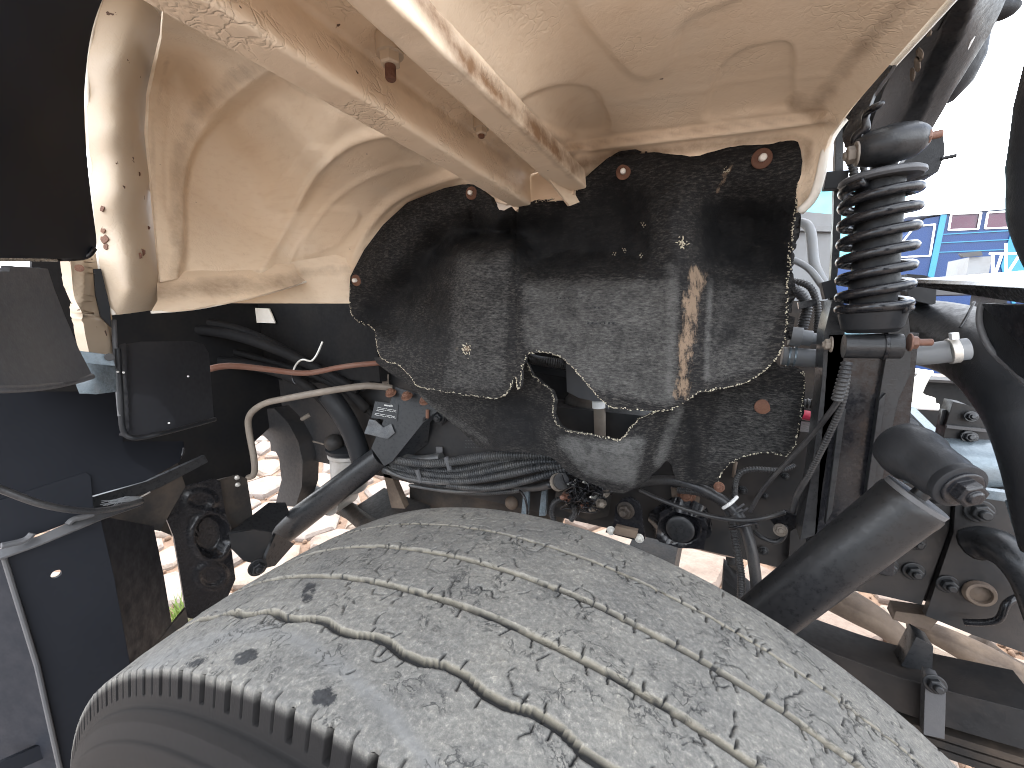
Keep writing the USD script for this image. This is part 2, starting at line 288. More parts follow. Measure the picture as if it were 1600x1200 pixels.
M('felt', {'g': ('geometry', {}), 'dark_zone': ('attribute', {'attribute': 'dark_zone'}), 'tan': ('attribute', {'attribute': 'tan'}), 'grey': ('attribute', {'attribute': 'grey'}),
           'mp': ('mapping', {'scale': (1., 1., 3.5)}), 'n': ('noise_texture', {'scale': 125., 'detail': 9., 'roughness': .8}), 'r': ('rgb_ramp', {'ramp': [(.34, (.005, .005, .0055)), (.5, (.017, .016, .016)), (.6, (.06, .056, .05)), (.74, (.2, .18, .15))]}),
           'nl': ('noise_texture', {'scale': 30., 'detail': 10., 'roughness': .8}), 'rl': ('map_range', {'from_min': .46, 'from_max': .64, 'to_max': .7, 'clamp': True}), 'mw': ('mix', {'color2': (.0035, .0035, .004)}), 'aw': ('math', {'math_type': 'add'}), 'aw2': ('math', {'math_type': 'multiply', 'use_clamp': True, 'value2': .8}),
           'nt': ('noise_texture', {'scale': 60., 'detail': 10., 'roughness': .8}), 'mpt': ('mapping', {'scale': (1., 1., .35)}), 'st': ('math', {'math_type': 'multiply'}), 'rt': ('map_range', {'from_min': .47, 'from_max': .58, 'clamp': True}), 'mt': ('mix', {'color2': (.215, .155, .108)}),
           'sg': ('math', {'math_type': 'multiply'}), 'rg': ('map_range', {'from_min': .3, 'from_max': .7, 'clamp': True}), 'mg': ('mix', {'color2': (.115, .113, .108)}),
           'b': ('bump', {'strength': .9, 'distance': .0025}), 'bl': ('bump', {'strength': .5, 'distance': .006}), 'rr': ('map_range', {'from_min': 0., 'from_max': 1., 'to_min': .9, 'to_max': .62}), 'p': ('principled_bsdf', {'specular_ior_level': .22})},
  [('g.position', 'mp.vector'), ('mp.vector', 'n.vector'), ('g.position', 'nl.vector'), ('g.position', 'mpt.vector'), ('mpt.vector', 'nt.vector'), ('n.fac', 'r.fac'), ('nl.fac', 'rl.value'), ('dark_zone.fac', 'aw.value1'), ('rl.result', 'aw.value2'), ('aw.value', 'aw2.value1'),
   ('aw2.value', 'mw.fac'), ('tan.fac', 'st.value1'), ('nt.fac', 'st.value2'), ('st.value', 'rt.value'), ('rt.result', 'mt.fac'), ('grey.fac', 'sg.value1'), ('n.fac', 'sg.value2'), ('sg.value', 'rg.value'), ('rg.result', 'mg.fac'),
   ('r.color', 'mg.color1'), ('mg.color', 'mw.color1'), ('mw.color', 'mt.color1'), ('mt.color', 'p.base_color'), ('n.fac', 'b.height'), ('nl.fac', 'bl.height'), ('bl.normal', 'b.normal'), ('b.normal', 'p.normal'), ('dark_zone.fac', 'rr.value'), ('rr.result', 'p.roughness')])
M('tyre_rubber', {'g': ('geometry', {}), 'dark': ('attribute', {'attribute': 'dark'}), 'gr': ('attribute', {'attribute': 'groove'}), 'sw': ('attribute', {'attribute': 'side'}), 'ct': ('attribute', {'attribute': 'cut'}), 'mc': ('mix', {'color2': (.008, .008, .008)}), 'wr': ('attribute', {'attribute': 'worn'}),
   'n': ('noise_texture', {'scale': 330., 'detail': 7., 'roughness': .85}), 'r': ('rgb_ramp', {'ramp': [(.22, (.04, .04, .038)), (.40, (.112, .110, .104)), (.56, (.182, .177, .163)), (.69, (.40, .372, .328))]}),
   'nl': ('noise_texture', {'scale': 16., 'detail': 6., 'roughness': .7}), 'rl': ('rgb_ramp', {'ramp': [(.35, (.66, .66, .66)), (.6, (1., .985, .94)), (.75, (1.15, 1.1, 1.)) ]}), 'ml': ('mix', {'mix_type': 'multiply', 'fac': .8}),
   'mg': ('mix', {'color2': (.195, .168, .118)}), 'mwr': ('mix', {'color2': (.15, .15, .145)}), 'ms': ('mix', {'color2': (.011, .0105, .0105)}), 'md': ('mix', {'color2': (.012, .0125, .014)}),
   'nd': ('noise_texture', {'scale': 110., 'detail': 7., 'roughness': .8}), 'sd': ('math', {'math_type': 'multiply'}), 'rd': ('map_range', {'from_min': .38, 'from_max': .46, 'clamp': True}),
   'nk': ('noise_texture', {'scale': 75., 'detail': 5., 'roughness': .62, 'distortion': .6}), 'ks': ('math', {'math_type': 'subtract', 'value2': .5}), 'ka': ('math', {'math_type': 'absolute'}), 'kr': ('map_range', {'from_min': .006, 'from_max': .022, 'to_min': 1., 'to_max': 0., 'clamp': True}),
   'nm': ('noise_texture', {'scale': 38., 'detail': 3.}), 'km': ('map_range', {'from_min': .5, 'from_max': .6, 'clamp': True}), 'kk': ('math', {'math_type': 'multiply'}), 'isw': ('math', {'math_type': 'subtract', 'value1': 1., 'use_clamp': True}), 'kk2': ('math', {'math_type': 'multiply'}), 'kk3': ('math', {'math_type': 'multiply', 'value2': .85}), 'mk': ('mix', {'color2': (.035, .035, .034)}),
   'bk': ('bump', {'invert': True, 'strength': .7, 'distance': .0012}), 'sp': ('map_range', {'to_min': .45, 'to_max': .05}), 'b': ('bump', {'strength': .6, 'distance': .0012}), 'rs': ('map_range', {'to_min': .62, 'to_max': .52}), 'p': ('principled_bsdf', {'specular_ior_level': .42})},
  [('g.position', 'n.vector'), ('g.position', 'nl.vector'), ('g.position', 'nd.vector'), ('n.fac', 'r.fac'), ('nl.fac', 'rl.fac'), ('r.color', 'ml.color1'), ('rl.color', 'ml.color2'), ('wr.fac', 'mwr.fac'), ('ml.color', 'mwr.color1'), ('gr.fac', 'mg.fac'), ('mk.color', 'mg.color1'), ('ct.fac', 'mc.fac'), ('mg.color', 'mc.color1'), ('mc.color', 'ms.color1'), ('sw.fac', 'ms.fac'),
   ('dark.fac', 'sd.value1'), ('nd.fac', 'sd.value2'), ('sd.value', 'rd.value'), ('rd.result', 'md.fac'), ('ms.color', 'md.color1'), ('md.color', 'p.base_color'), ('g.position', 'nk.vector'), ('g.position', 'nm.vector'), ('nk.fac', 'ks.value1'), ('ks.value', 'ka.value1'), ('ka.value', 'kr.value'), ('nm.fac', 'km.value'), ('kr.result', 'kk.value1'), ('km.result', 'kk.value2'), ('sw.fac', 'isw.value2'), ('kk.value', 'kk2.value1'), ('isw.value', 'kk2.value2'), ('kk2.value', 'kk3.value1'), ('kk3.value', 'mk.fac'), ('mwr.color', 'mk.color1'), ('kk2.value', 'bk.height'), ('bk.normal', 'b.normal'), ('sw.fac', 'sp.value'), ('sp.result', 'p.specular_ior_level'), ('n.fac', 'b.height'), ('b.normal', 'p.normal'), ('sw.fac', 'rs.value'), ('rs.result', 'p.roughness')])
def stone(name, c1, c2, c3):
    M(name, {'g': ('geometry', {}), 'ri': ('geometry', {}), 'n': ('noise_texture', {'scale': 7., 'detail': 8., 'roughness': .7}), 'r': ('rgb_ramp', {'ramp': [(.3, c1), (.5, c2), (.7, c3)]}), 'n2': ('noise_texture', {'scale': 45., 'detail': 6., 'roughness': .7}), 'b': ('bump', {'strength': .6, 'distance': .012}), 'p': ('principled_bsdf', {'roughness': .8})},
      [('g.position', 'n.vector'), ('g.position', 'n2.vector'), ('n.fac', 'r.fac'), ('r.color', 'p.base_color'), ('n2.fac', 'b.height'), ('b.normal', 'p.normal')])
stone('stone_pink', (.16, .115, .09), (.24, .185, .15), (.3, .24, .205)); stone('stone_grey', (.155, .125, .105), (.235, .195, .17), (.3, .255, .23)); stone('stone_tan', (.185, .14, .105), (.265, .21, .17), (.33, .27, .23))
stone('gravel', (.10, .06, .038), (.19, .12, .08), (.3, .21, .15))
M('grass', {'p': ('principled_bsdf', {'base_color': (.12, .18, .03), 'roughness': .6})}, [])
M('window_glass', {'t': ('transparent_bsdf', {'color': (.75, .8, .85)}), 'gl': ('glossy_bsdf', {'color': (.9, .95, 1.), 'roughness': .03}), 'f': ('fresnel', {'IOR': 1.7}), 'm': ('mix_closure', {})}, [('f.fac', 'm.fac'), ('t.BSDF', 'm.closure1'), ('gl.BSDF', 'm.closure2')], surface='m.closure')
# ---------------------------------------------------------------- the ground: irregular paving stones in gravel
ground = numbered('/World', 'ground')
gx = np.array([[-60, -60, -.035], [60, -60, -.035], [60, 60, -.035], [-60, 60, -.035]], float)
usdkit.mesh(stage, ground, (gx, np.array([[0, 1, 2], [0, 2, 3]])), '/World/Looks/gravel'); tag(stage.GetPrimAtPath(ground), kind='structure')
g = np.random.default_rng(3); cell = .33
ii, jj = np.meshgrid(np.arange(-14, 24), np.arange(-8, 26)); seeds = np.stack([ii.ravel() * cell + (jj.ravel() % 2) * cell / 2, jj.ravel() * cell * .9], 1); seeds = seeds + g.uniform(-.13, .13, seeds.shape)
vor = Voronoi(seeds); cands = []
for k, reg in enumerate(vor.point_region):
    idx = vor.regions[reg]
    if -1 in idx or not idx: continue
    pl = Polygon(vor.vertices[idx]).buffer(-g.uniform(.012, .034))
    if pl.is_empty or pl.geom_type != 'Polygon' or pl.area < .01: continue
    pl = pl.buffer(-.02).buffer(.02).simplify(.006)
    if pl.is_empty or pl.geom_type != 'Polygon': continue
    c = np.array(pl.exterior.coords)[:-1][::-1] if not pl.exterior.is_ccw else np.array(pl.exterior.coords)[:-1]
    if len(c) < 3: continue
    c = c + g.normal(0, .006, c.shape); m = c.mean(0); tilt = g.normal(0, .03, 2); h = g.uniform(-.012, .008)
    zt = lambda q: h + (q - m) @ tilt + g.normal(0, .003, len(q))
    n = len(c); inner = m + (c - m) * .88; V = np.vstack([np.c_[c, np.full(n, -.06)], np.c_[c, zt(c) - .014], np.c_[inner, zt(inner)], [[*m, h + .004]]])
    F = []
    for a in range(n):
        b = (a + 1) % n
        F += [[a, b, n + b], [a, n + b, n + a], [n + a, n + b, 2 * n + b], [n + a, 2 * n + b, 2 * n + a], [2 * n + a, 2 * n + b, 3 * n]]
    P3 = np.array([*m, 0]); d = dep(P3); q = px_of(P3)
    vis = d > .3 and -150 < q[0] < 1750 and 350 < q[1] < 1350
    cands.append((0 if vis else 1, d if d > 0 else 99, (V, np.array(F)), g.integers(3)))
cands.sort(key=lambda t: t[:2]); looks = ['stone_pink', 'stone_grey', 'stone_tan']
for k, (v, d, me, mk) in enumerate(cands[:290]): part('paving_stone', me, looks[mk], ground, smooth=25)
part('far_paving_stones', join(*[c[2] for c in cands[290:]]), 'stone_grey', ground, smooth=25, kind='stuff')
peb = []; ico = trimesh.creation.icosphere(1)
for k in range(1500):
    p = (Z(*g.uniform((1180, 900), (1600, 1190)), 0) if k % 3 else Z(*g.uniform((240, 740), (560, 960)), 0)); r = g.uniform(.006, .016)
    peb.append((ico.vertices * r * g.uniform(.6, 1.2, 3) + [p[0], p[1], -.034 + r * .5], ico.faces))
part('pebbles', join(*peb), 'gravel', ground, smooth=True, kind='stuff')
bl = []; p0 = Z(288, 968, 0.)
for k in range(90):
    a, l = g.uniform(0, 6.28), g.uniform(.05, .13); b = p0 + [g.normal(0, .05), g.normal(0, .05), -.03]; t = np.array([math.cos(a), math.sin(a), 0]) * l * .5
    s_ = np.array([-math.sin(a), math.cos(a), 0]) * .004; up = np.array([0, 0, l])
    V = np.array([b - s_, b + s_, b + t * .4 + up * .6 + s_ * .8, b + t * .4 + up * .6 - s_ * .8, b + t + up]); bl.append((V, np.array([[0, 1, 2], [0, 2, 3], [3, 2, 4]])))
gp = numbered('/World', 'grass'); usdkit.mesh(stage, gp, join(*bl), '/World/Looks/grass'); tag(stage.GetPrimAtPath(gp), 'tuft of green grass growing between the paving stones beside the step', 'grass', kind='stuff')

# ---------------------------------------------------------------- far things behind the truck
van = holder('van', label='blue van with magenta side windows, parked beyond the truck', category='van')
VY = 5.5; vx = lambda px, py: (Y(px, py, VY)[0], Y(px, py, VY)[2])
xs0, xs1 = 1.15, 4.6
def vside(pts, name, mat, y0=VY, th=.05, **k):
    P = Polygon(pts); e = trimesh.creation.extrude_polygon(P, th); V = np.c_[e.vertices[:, 0], y0 + e.vertices[:, 2], e.vertices[:, 1]]; return part(name, (V, e.faces[:, ::-1]), mat, van, smooth=False, **k)
prof = [(1.0, .55), (4.7, .55), (4.7, 2.12), (2.05, 2.12), (1.85, 2.1), (1.5, 1.72), (1.0, 1.62)]
wins = [[(1.62, 1.74), (1.92, 1.74), (1.92, 2.03), (1.78, 2.03)], [(2.035, 1.975), (2.235, 1.965), (2.235, 2.105), (2.035, 2.115)], [(2.29, 1.965), (2.46, 1.955), (2.46, 2.095), (2.29, 2.1)], [(2.7, 1.96), (3.3, 1.95), (3.3, 2.09), (2.7, 2.1)]]
side = Polygon(prof, [w for w in wins if Polygon(prof).contains(Polygon(w))]); e = trimesh.creation.extrude_polygon(side, 1.9)
part('body', (np.c_[e.vertices[:, 0], VY + e.vertices[:, 2], e.vertices[:, 1]], e.faces[:, ::-1]), 'van_blue', van, smooth=False)
vside([(1.7, 2.125), (4.75, 2.1), (4.75, 2.2), (1.95, 2.22)], 'roof', 'van_roof', VY - .02, 1.95)
vside([(1.955, 2.12), (2.0, 2.12), (1.96, 1.0), (1.91, 1.0)], 'pillar', 'van_light', VY - .012, .01)
vside([(2.48, 2.12), (2.62, 2.12), (2.58, 1.2), (2.44, 1.6)], 'rear_pillar', 'van_light', VY - .012, .01)
for z in (1.93, 1.85, 1.76): vside([(1.98, z), (2.46, z - .01), (2.46, z - .002), (1.98, z + .008)], 'crease', 'van_light', VY - .008, .008)
vside([(1.75, 1.735), (1.8, 1.735), (1.8, 1.745), (1.75, 1.745)], 'door_handle', 'zinc', VY - .02, .02)
for w in wins:
    c = np.mean(w, 0); vside([tuple(c + (np.array(q) - c) * 1.06) for q in w], 'window_seal', 'black_plastic', VY + .012, .01) if False else None
    fr = Polygon(w).buffer(.012).difference(Polygon(w).buffer(-.004)); e = trimesh.creation.extrude_polygon(fr, .012)
    f = part('window', (np.c_[e.vertices[:, 0], VY - .01 + e.vertices[:, 2], e.vertices[:, 1]], e.faces[:, ::-1]), 'white_metal', van, smooth=False)
    part('pane', (np.c_[[q[0] for q in w], [VY + .006] * 4, [q[1] for q in w]], np.array([[0, 1, 2], [0, 2, 3]])), 'window_glass', f, smooth=False)
    if w is not wins[0]: part('magenta_sheet', (np.c_[[q[0] for q in w], [VY + .02] * 4, [q[1] for q in w]], np.array([[0, 1, 2], [0, 2, 3]])), 'window_magenta', f, smooth=False)  # magenta sheet that colours the pane from behind
for wx in (1.5, 3.9):
    part('wheel', lathe([(.2, 0), (.33, .02), (.36, .06), (.36, .18), (.33, .22), (.2, .22)], np.array([wx, VY - .04, .36]), (0, 1, 0), 28), 'black_plastic', van)
wall = holder('building', label='pale turquoise rendered wall of a building seen past the wheel arch edge', category='building')
part('wall', box3(.6, 2.6, 9., 9.3, 0, 3.3), 'turquoise', wall, smooth=False)
part('roof_edge', box3(.55, 2.65, 8.9, 9.4, 3.3, 3.42), 'white_metal', wall, smooth=False)
part('window', box3(1.0, 1.9, 8.97, 9.02, 1.1, 1.9), 'white_metal', wall, smooth=False)
cart = holder('folding_stand', label='thin white wire stand with crossed legs before the blue van', category='stand')
for a, b in (((1551, 395), (1551, 440)), ((1572, 380), (1572, 440)), ((1551, 440), (1566, 396)), ((1566, 440), (1592, 400)), ((1546, 396), (1594, 396))):
    part('rod', sweep(np.array([Y(*a, 4.2), Y(*b, 4.2)]), .009, 8), 'white_metal', cart)
crate = holder('grey_box', label='grey plastic box with a raised lid on the bench before the blue van', category='box')
part('box_body', box3(*(lambda a, b: (a[0], b[0], 3.6, 3.9, b[2], a[2]))(Y(1515, 402, 3.6), Y(1545, 428, 3.6))), 'grey_part', crate, smooth=False)
part('lid', surf([(1500, 396), (1533, 392), (1536, 399), (1505, 402)], ony([(1500, 396), (1533, 392), (1536, 399), (1505, 402)], 3.58), 8, .03), 'grey_plastic', crate, smooth=True)
bench = holder('workbench', label='dark low bench carrying a grey box in front of the blue van', category='bench')
a, b = Y(1440, 418, 3.5), Y(1600, 432, 3.5)
part('bench_top', box3(a[0], b[0], 3.5, 4.0, b[2] - .1, b[2] - .002), 'grey_plastic', bench, smooth=False)
for xx_ in (a[0] + .04, b[0] - .04): part('leg', box3(xx_ - .03, xx_ + .03, 3.6, 3.9, 0, b[2] - .101), 'black_frame', bench, smooth=False)

# ---------------------------------------------------------------- the truck: wheel
truck = holder('truck', label='black truck with cream painted wheel arch, felt engine cover and worn front tyre', category='truck')
ST = .02968; AX = np.array([-math.sin(ST), math.cos(ST), 0]); BX = np.array([math.cos(ST), math.sin(ST), 0]); WC = np.array([0, 0, .52]); T_ = .125
tread = lambda w: .52 - .010 * (np.abs(w) / T_) ** 2.2
segs = [[(-.105, .28), (-.118, .292), (-.132, .33), (-.143, .375), (-.149, .42), (-.1505, .445)], [(-.1505, .445), (-.1495, .460), (-.1475, .4685), (-.1465, .4705), (-.1455, .4705), (-.1440, .4735), (-.1405, .4805), (-.1370, .4848), (-.1350, .4858), (-.1338, .4855), (-.1328, .4870)]]
prof = [(segs[0][0])]
def seg_add(p, step):
    a = np.array(prof[-1]); b = np.array(p); k = max(1, int(np.linalg.norm(b - a) / step))
    for t in np.arange(1, k + 1) / k: prof.append(tuple(a + (b - a) * t))
for p in segs[0][1:]: seg_add(p, .008)
for p in segs[1][1:]: seg_add(p, .0016)
for p in [(-.1312, .4935), (-.1272, .5065), (-.1262, .5092)]: seg_add(p, .0009)
w_ = np.arange(-T_, T_ + .0004, .0009)
c0 = len(prof); prof += [(w, tread(w)) for w in w_]
for p in [(.1285, .5055), (.135, .49), (.1405, .458), (.1485, .43), (.143, .375), (.118, .292), (.105, .28)]: seg_add(p, .006)
prof = np.array(prof)
th = np.r_[np.arange(-180, -66, 3), np.arange(-66, 78, .10), np.arange(78, 180, 3)]; th = np.radians(th); nt, ns = len(th), len(prof)
A_ = th * .52
W_, R_ = np.broadcast_to(prof[:, 0], (nt, ns)), np.broadcast_to(prof[:, 1], (nt, ns)); AA = np.broadcast_to(A_[:, None], (nt, ns))
GROOVE_SHADE = np.zeros((nt, ns)); D = np.zeros((nt, ns)); GR = np.zeros((nt, ns)); on = (np.abs(W_) <= T_)
tri = lambda x: 2 * np.abs(x - np.floor(x + .5))                  # 0..1
zig = lambda a: -.0765 + .0019 * (np.clip(tri(a / .058) * 1.9 - .45, 0, 1) * 2 - 1)
gro = [(zig, .0025, .0062), (lambda a: -.031 + 0 * a, .0023, .006), (lambda a: .0177 + 0 * a, .0023, .0058), (lambda a: .0686 + 0 * a, .0015, .0034)]
wob = (meshkit.fbm(np.stack([AA * 60, W_ * 60, 0 * W_], -1), 3) - .5) * .0022
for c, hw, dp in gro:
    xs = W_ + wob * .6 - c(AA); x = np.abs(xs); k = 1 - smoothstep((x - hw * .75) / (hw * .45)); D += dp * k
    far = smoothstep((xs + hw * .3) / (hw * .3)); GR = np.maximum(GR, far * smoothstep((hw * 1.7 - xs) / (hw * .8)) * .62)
    GROOVE_SHADE = np.maximum(GROOVE_SHADE, np.maximum(smoothstep((k - .45) / .25), (xs < 0) * smoothstep((k - .05) / .1)))  # groove floors and lower walls painted near-black to stand for their shade
D = np.minimum(D, .0065)
i0 = np.searchsorted(th, math.radians(-66)); i1 = np.searchsorted(th, math.radians(77.9))
c1 = c0 + len(w_)
af, wf = A_[i0:i1], w_; DA, DW = af[1] - af[0], w_[1] - w_[0]
CR = np.zeros((len(af), len(wf)))
def cut(p, q, wd, dp):
    lo = np.minimum(p, q) - 3 * wd; hi = np.maximum(p, q) + 3 * wd
    a, b = np.searchsorted(af, lo[0]), np.searchsorted(af, hi[0]); c, d = np.searchsorted(wf, lo[1]), np.searchsorted(wf, hi[1])
    if b <= a or d <= c: return
    gx_, gy_ = af[a:b, None], wf[None, c:d]; e = q - p; t = np.clip(((gx_ - p[0]) * e[0] + (gy_ - p[1]) * e[1]) / (e @ e + 1e-12), 0, 1)
    r = np.hypot(gx_ - p[0] - t * e[0], gy_ - p[1] - t * e[1]); CR[a:b, c:d] = np.maximum(CR[a:b, c:d], dp * np.exp(-(r / wd) ** 2))
g = np.random.default_rng(11)
for c, hw, sp, period, off in ((gro[0][0], .005, (0, .014), .055, .01), (gro[1][0], .0045, (0, .014), .052, .0), (gro[2][0], .0045, (0, .014), .052, .02), (gro[3][0], .003, (0, .012, .024), .052, .005)):
    for a0 in np.arange(af[0], af[-1], period):
        for s in sp:
            for sg in (-1, 1):
                if g.random() < .12: continue
                a = a0 + s + off + (0.02 if sg < 0 else 0) + g.normal(0, .0012); w0 = float(c(np.array(a))) + sg * hw * .7; ln = g.uniform(.003, .0066)
                p = np.array([a, w0]); q = p + [g.normal(0, .002), sg * ln]; cut(p, q, .00052, .0024)
for k in range(300):                                             # cracks in the old rubber
    p = np.array([g.uniform(af[0], af[-1]), g.uniform(-.11, .12)]); ang = g.choice([-1, 1]) * math.pi / 2 + g.normal(0, .6); wd = g.uniform(.00038, .00062)
    if p[1] < -.08 and g.random() < .75: continue
    for s in range(g.integers(2, 12)):
        q = p + g.uniform(.0015, .0045) * np.array([math.cos(ang), math.sin(ang)]); cut(p, q, wd, g.uniform(.0006, .0019)); p = q; ang += g.normal(0, .6)
D[i0:i1, c0:c1] += CR * 1.2; CRACK_SHADE = np.zeros((nt, ns)); CRACK_SHADE[i0:i1, c0:c1] = np.clip(CR / .0012, 0, 1)  # occlusion shade inside the cracks is put into the rubber colour
sh = (W_ < -T_ + .004)                             # notches along the outer shoulder
per = .031; ph = np.mod(AA + .006 * (W_ + T_) * 0, per); x = np.abs(ph - per / 2); slot = (1 - smoothstep((x - .0019) / .0009)) * .0055
x2 = np.minimum(ph, per - ph); slit = (1 - smoothstep((x2 - .0004) / .0008)) * .0025
fade = smoothstep((R_ - .4925) / .0018)
D += np.where(W_ < -T_ + .007, (slot * smoothstep((-T_ + .003 - W_) / .003) + slit * smoothstep((-T_ + .006 - W_) / .003)) * fade, 0)
nz = meshkit.fbm(np.stack([AA * 220, W_ * 220, R_ * 220], -1), 3) - .5; nz2 = meshkit.fbm(np.stack([AA * 30, W_ * 30, R_ * 30 + 5], -1), 3) - .5
D += np.where(on, nz * .0013 * (1 - GR) + nz2 * .0018, 0)
dw = np.gradient(prof[:, 0]); dr = np.gradient(prof[:, 1]); ln = np.hypot(dw, dr); nw, nr = -dr / ln, dw / ln
Wd, Rd = W_ - D * nw, R_ - D * nr
V = WC + Wd[..., None] * AX + Rd[..., None] * (np.sin(th)[:, None, None] * BX + np.cos(th)[:, None, None] * np.array([0, 0, 1.]))
i, j = np.meshgrid(np.arange(nt), np.arange(ns - 1), indexing='ij'); i2 = (i + 1) % nt
q = np.stack([i * ns + j, i * ns + j + 1, i2 * ns + j + 1, i2 * ns + j], -1).reshape(-1, 4); F = np.vstack([q[:, [0, 1, 2]], q[:, [0, 2, 3]]])
V = V.reshape(-1, 3); pp = px_of(V); fr = dep(V) > .1
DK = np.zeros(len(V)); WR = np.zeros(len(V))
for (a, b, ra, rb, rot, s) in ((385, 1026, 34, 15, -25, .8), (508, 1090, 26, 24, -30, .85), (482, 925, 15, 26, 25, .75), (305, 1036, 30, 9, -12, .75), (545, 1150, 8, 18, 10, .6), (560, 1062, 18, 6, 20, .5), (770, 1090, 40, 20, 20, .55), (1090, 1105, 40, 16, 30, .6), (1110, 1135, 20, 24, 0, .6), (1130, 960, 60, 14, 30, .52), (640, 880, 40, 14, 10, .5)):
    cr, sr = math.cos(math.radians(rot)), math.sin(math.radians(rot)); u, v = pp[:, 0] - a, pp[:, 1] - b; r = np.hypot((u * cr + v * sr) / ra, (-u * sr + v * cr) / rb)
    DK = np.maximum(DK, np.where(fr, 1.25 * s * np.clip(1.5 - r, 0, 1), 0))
band = LineString([(235, 1040), (300, 1010), (360, 992), (425, 988), (480, 1005), (540, 1050), (600, 1105), (660, 1180), (690, 1230)])
near = fr & (pp[:, 0] > 200) & (pp[:, 0] < 760) & (pp[:, 1] > 950) & (pp[:, 1] < 1260)
WR[near] = np.exp(-(shapely.distance(shapely.points(pp[near]), band) / 13) ** 2) * .75
SW = (smoothstep((-W_ - T_ - .0005) / .003) + smoothstep((W_ - T_) / .004)).ravel()
wheel = holder('wheel', truck, label='front wheel with worn tyre below the arch')
part('tyre', (V, F), 'tyre_rubber', wheel, smooth=True, attrs={'dark': DK, 'groove': GR.ravel() * on.ravel(), 'side': np.clip(SW, 0, 1), 'worn': WR, 'cut': np.maximum(np.maximum(CRACK_SHADE, GROOVE_SHADE * on).ravel(), np.clip(slit * fade * (W_ < -T_ + .004) / .003, 0, 1).ravel())}, label='dusty grey cracked tyre with four worn grooves')  # cut carries the painted shade of grooves, cracks and slits
part('rim', lathe([(.285, -.1), (.29, -.115), (.278, -.118), (.265, -.09), (.25, -.03), (.12, .0), (.1, -.05), (.02, -.06), (.02, .1), (.25, .1), (.285, .1)], WC, AX, 48), 'tyre_rim', wheel)
part('hub', lathe([(.1, 0), (.1, .25), (.15, .26), (.15, .4), (.07, .42), (.07, .7)], WC, AX, 24), 'dirty_black', wheel)
# ---------------------------------------------------------------- the truck: cab shell over the wheel (its underside closes the arch)
def TP(name, mesh, mat, **k): return part(name, mesh, mat, truck, **k)
def fields(Vn, blobs):
    """stains and tones with soft edges laid on a part: blobs are polygons or lines as seen, with a width and a strength"""
    p = px_of(Vn); s = np.zeros(len(p)); sp = shapely.points(p)
    for shp, w, st in blobs:
        gm = Polygon(shp).buffer(0) if len(shp) > 2 and shp[0] == shp[-1] else LineString(shp)
        s = np.maximum(s, st * smoothstep(1 - shapely.distance(sp, gm) / w))
    return s
TP('cab_shell', box3(-1.3, .22, -.10, 2.15, 1.66, 2.9), 'cream_edge', smooth=False)

# wheel arch, rear bay (the pressed ceiling)
o = [(520, -110), (640, 20), (850, 270), (890, 322), (915, 312), (945, 280), (1080, 262), (1225, 245), (1238, 260), (1240, 335), (1262, 324), (1277, 285), (1287, 242), (1297, 212), (1328, 172), (1398, 92), (1488, -10), (1575, -110)]
ctl = [cz(520, -110, 1.45), cz(660, 20, 1.448), cz(780, 140, 1.448), cz(860, 225, 1.447), cz(760, 20, 1.472), cz(880, 140, 1.472), cz(1000, 0, 1.482), cz(1250, 30, 1.472), cz(1000, -110, 1.49), cz(1300, -110, 1.475), cz(1480, -10, 1.45), cz(1575, -110, 1.455), cz(1000, 120, 1.482), cz(1200, 100, 1.47), cz(1330, 100, 1.458),
       cy(900, 222, .372), cy(1000, 214, .372), cy(1080, 210, .372), cy(1270, 188, .366), cy(900, 255, .392), cy(1080, 245, .392), cy(1255, 235, .388), cy(1290, 225, .365), cy(900, 330, .402), cy(1080, 320, .402), cy(1240, 320, .398), cy(1262, 310, .38)]
cv = lambda pts: [tuple(p) for p in curve(pts, True, 5)]
ol = lambda pts, n=5: [tuple(p) for p in curve(pts, False, n)]
pl1 = cv([(905, -40), (915, 35), (950, 76), (985, 112), (1015, 120), (1046, 98), (1058, 50), (1090, 18), (1150, -5), (1180, -50)])
pl2 = cv([(812, 168), (842, 145), (890, 136), (930, 146), (944, 170), (950, 200), (905, 213), (850, 198)])
pl3 = cv([(1103, 186), (1110, 145), (1130, 105), (1160, 82), (1200, 71), (1234, 72), (1238, 120), (1234, 168), (1215, 175), (1160, 180)])
me, Vn, Nn, Qn, rg_ = surf(o, ctl, 5, .004, ridges=[([(875, 236), (960, 224), (1100, 208), (1292, 184)], 6, .006), ([(880, 228), (960, 214), (1100, 198), (1285, 176)], 5, -.003), ([(900, 168), (1100, 140), (1290, 116)], 3, .0008)], plates=[(pl1, 24, .0045), (pl2, 12, -.0048), (pl3, 12, -.0048)], rough=.0005, rscale=30, want_rim=True)
st = fields(me[0], [([(880, 232), (1000, 216), (1290, 180)], 16, .75), ([(880, 262), (1000, 240), (1240, 214), (1262, 225), (1262, 330)], 22, .95), ([(600, -40), (740, 110), (870, 235), (890, 262)], 34, 1.0), ([(1296, 190), (1270, 170), (1330, 95), (1440, -30)], 34, .8), ([(905, 290), (960, 248)], 20, .9), ([(860, 200), (1200, 175)], 40, .35), ([(1280, 186), (1245, 160)], 40, .75)])  # brown tone along creases, rim and beside the cross channel
arch = TP('wheel_arch', me, 'cream_paint', smooth=True, attrs={'brown_tone': st}, label='cream painted wheel arch with pressed ceiling panels')
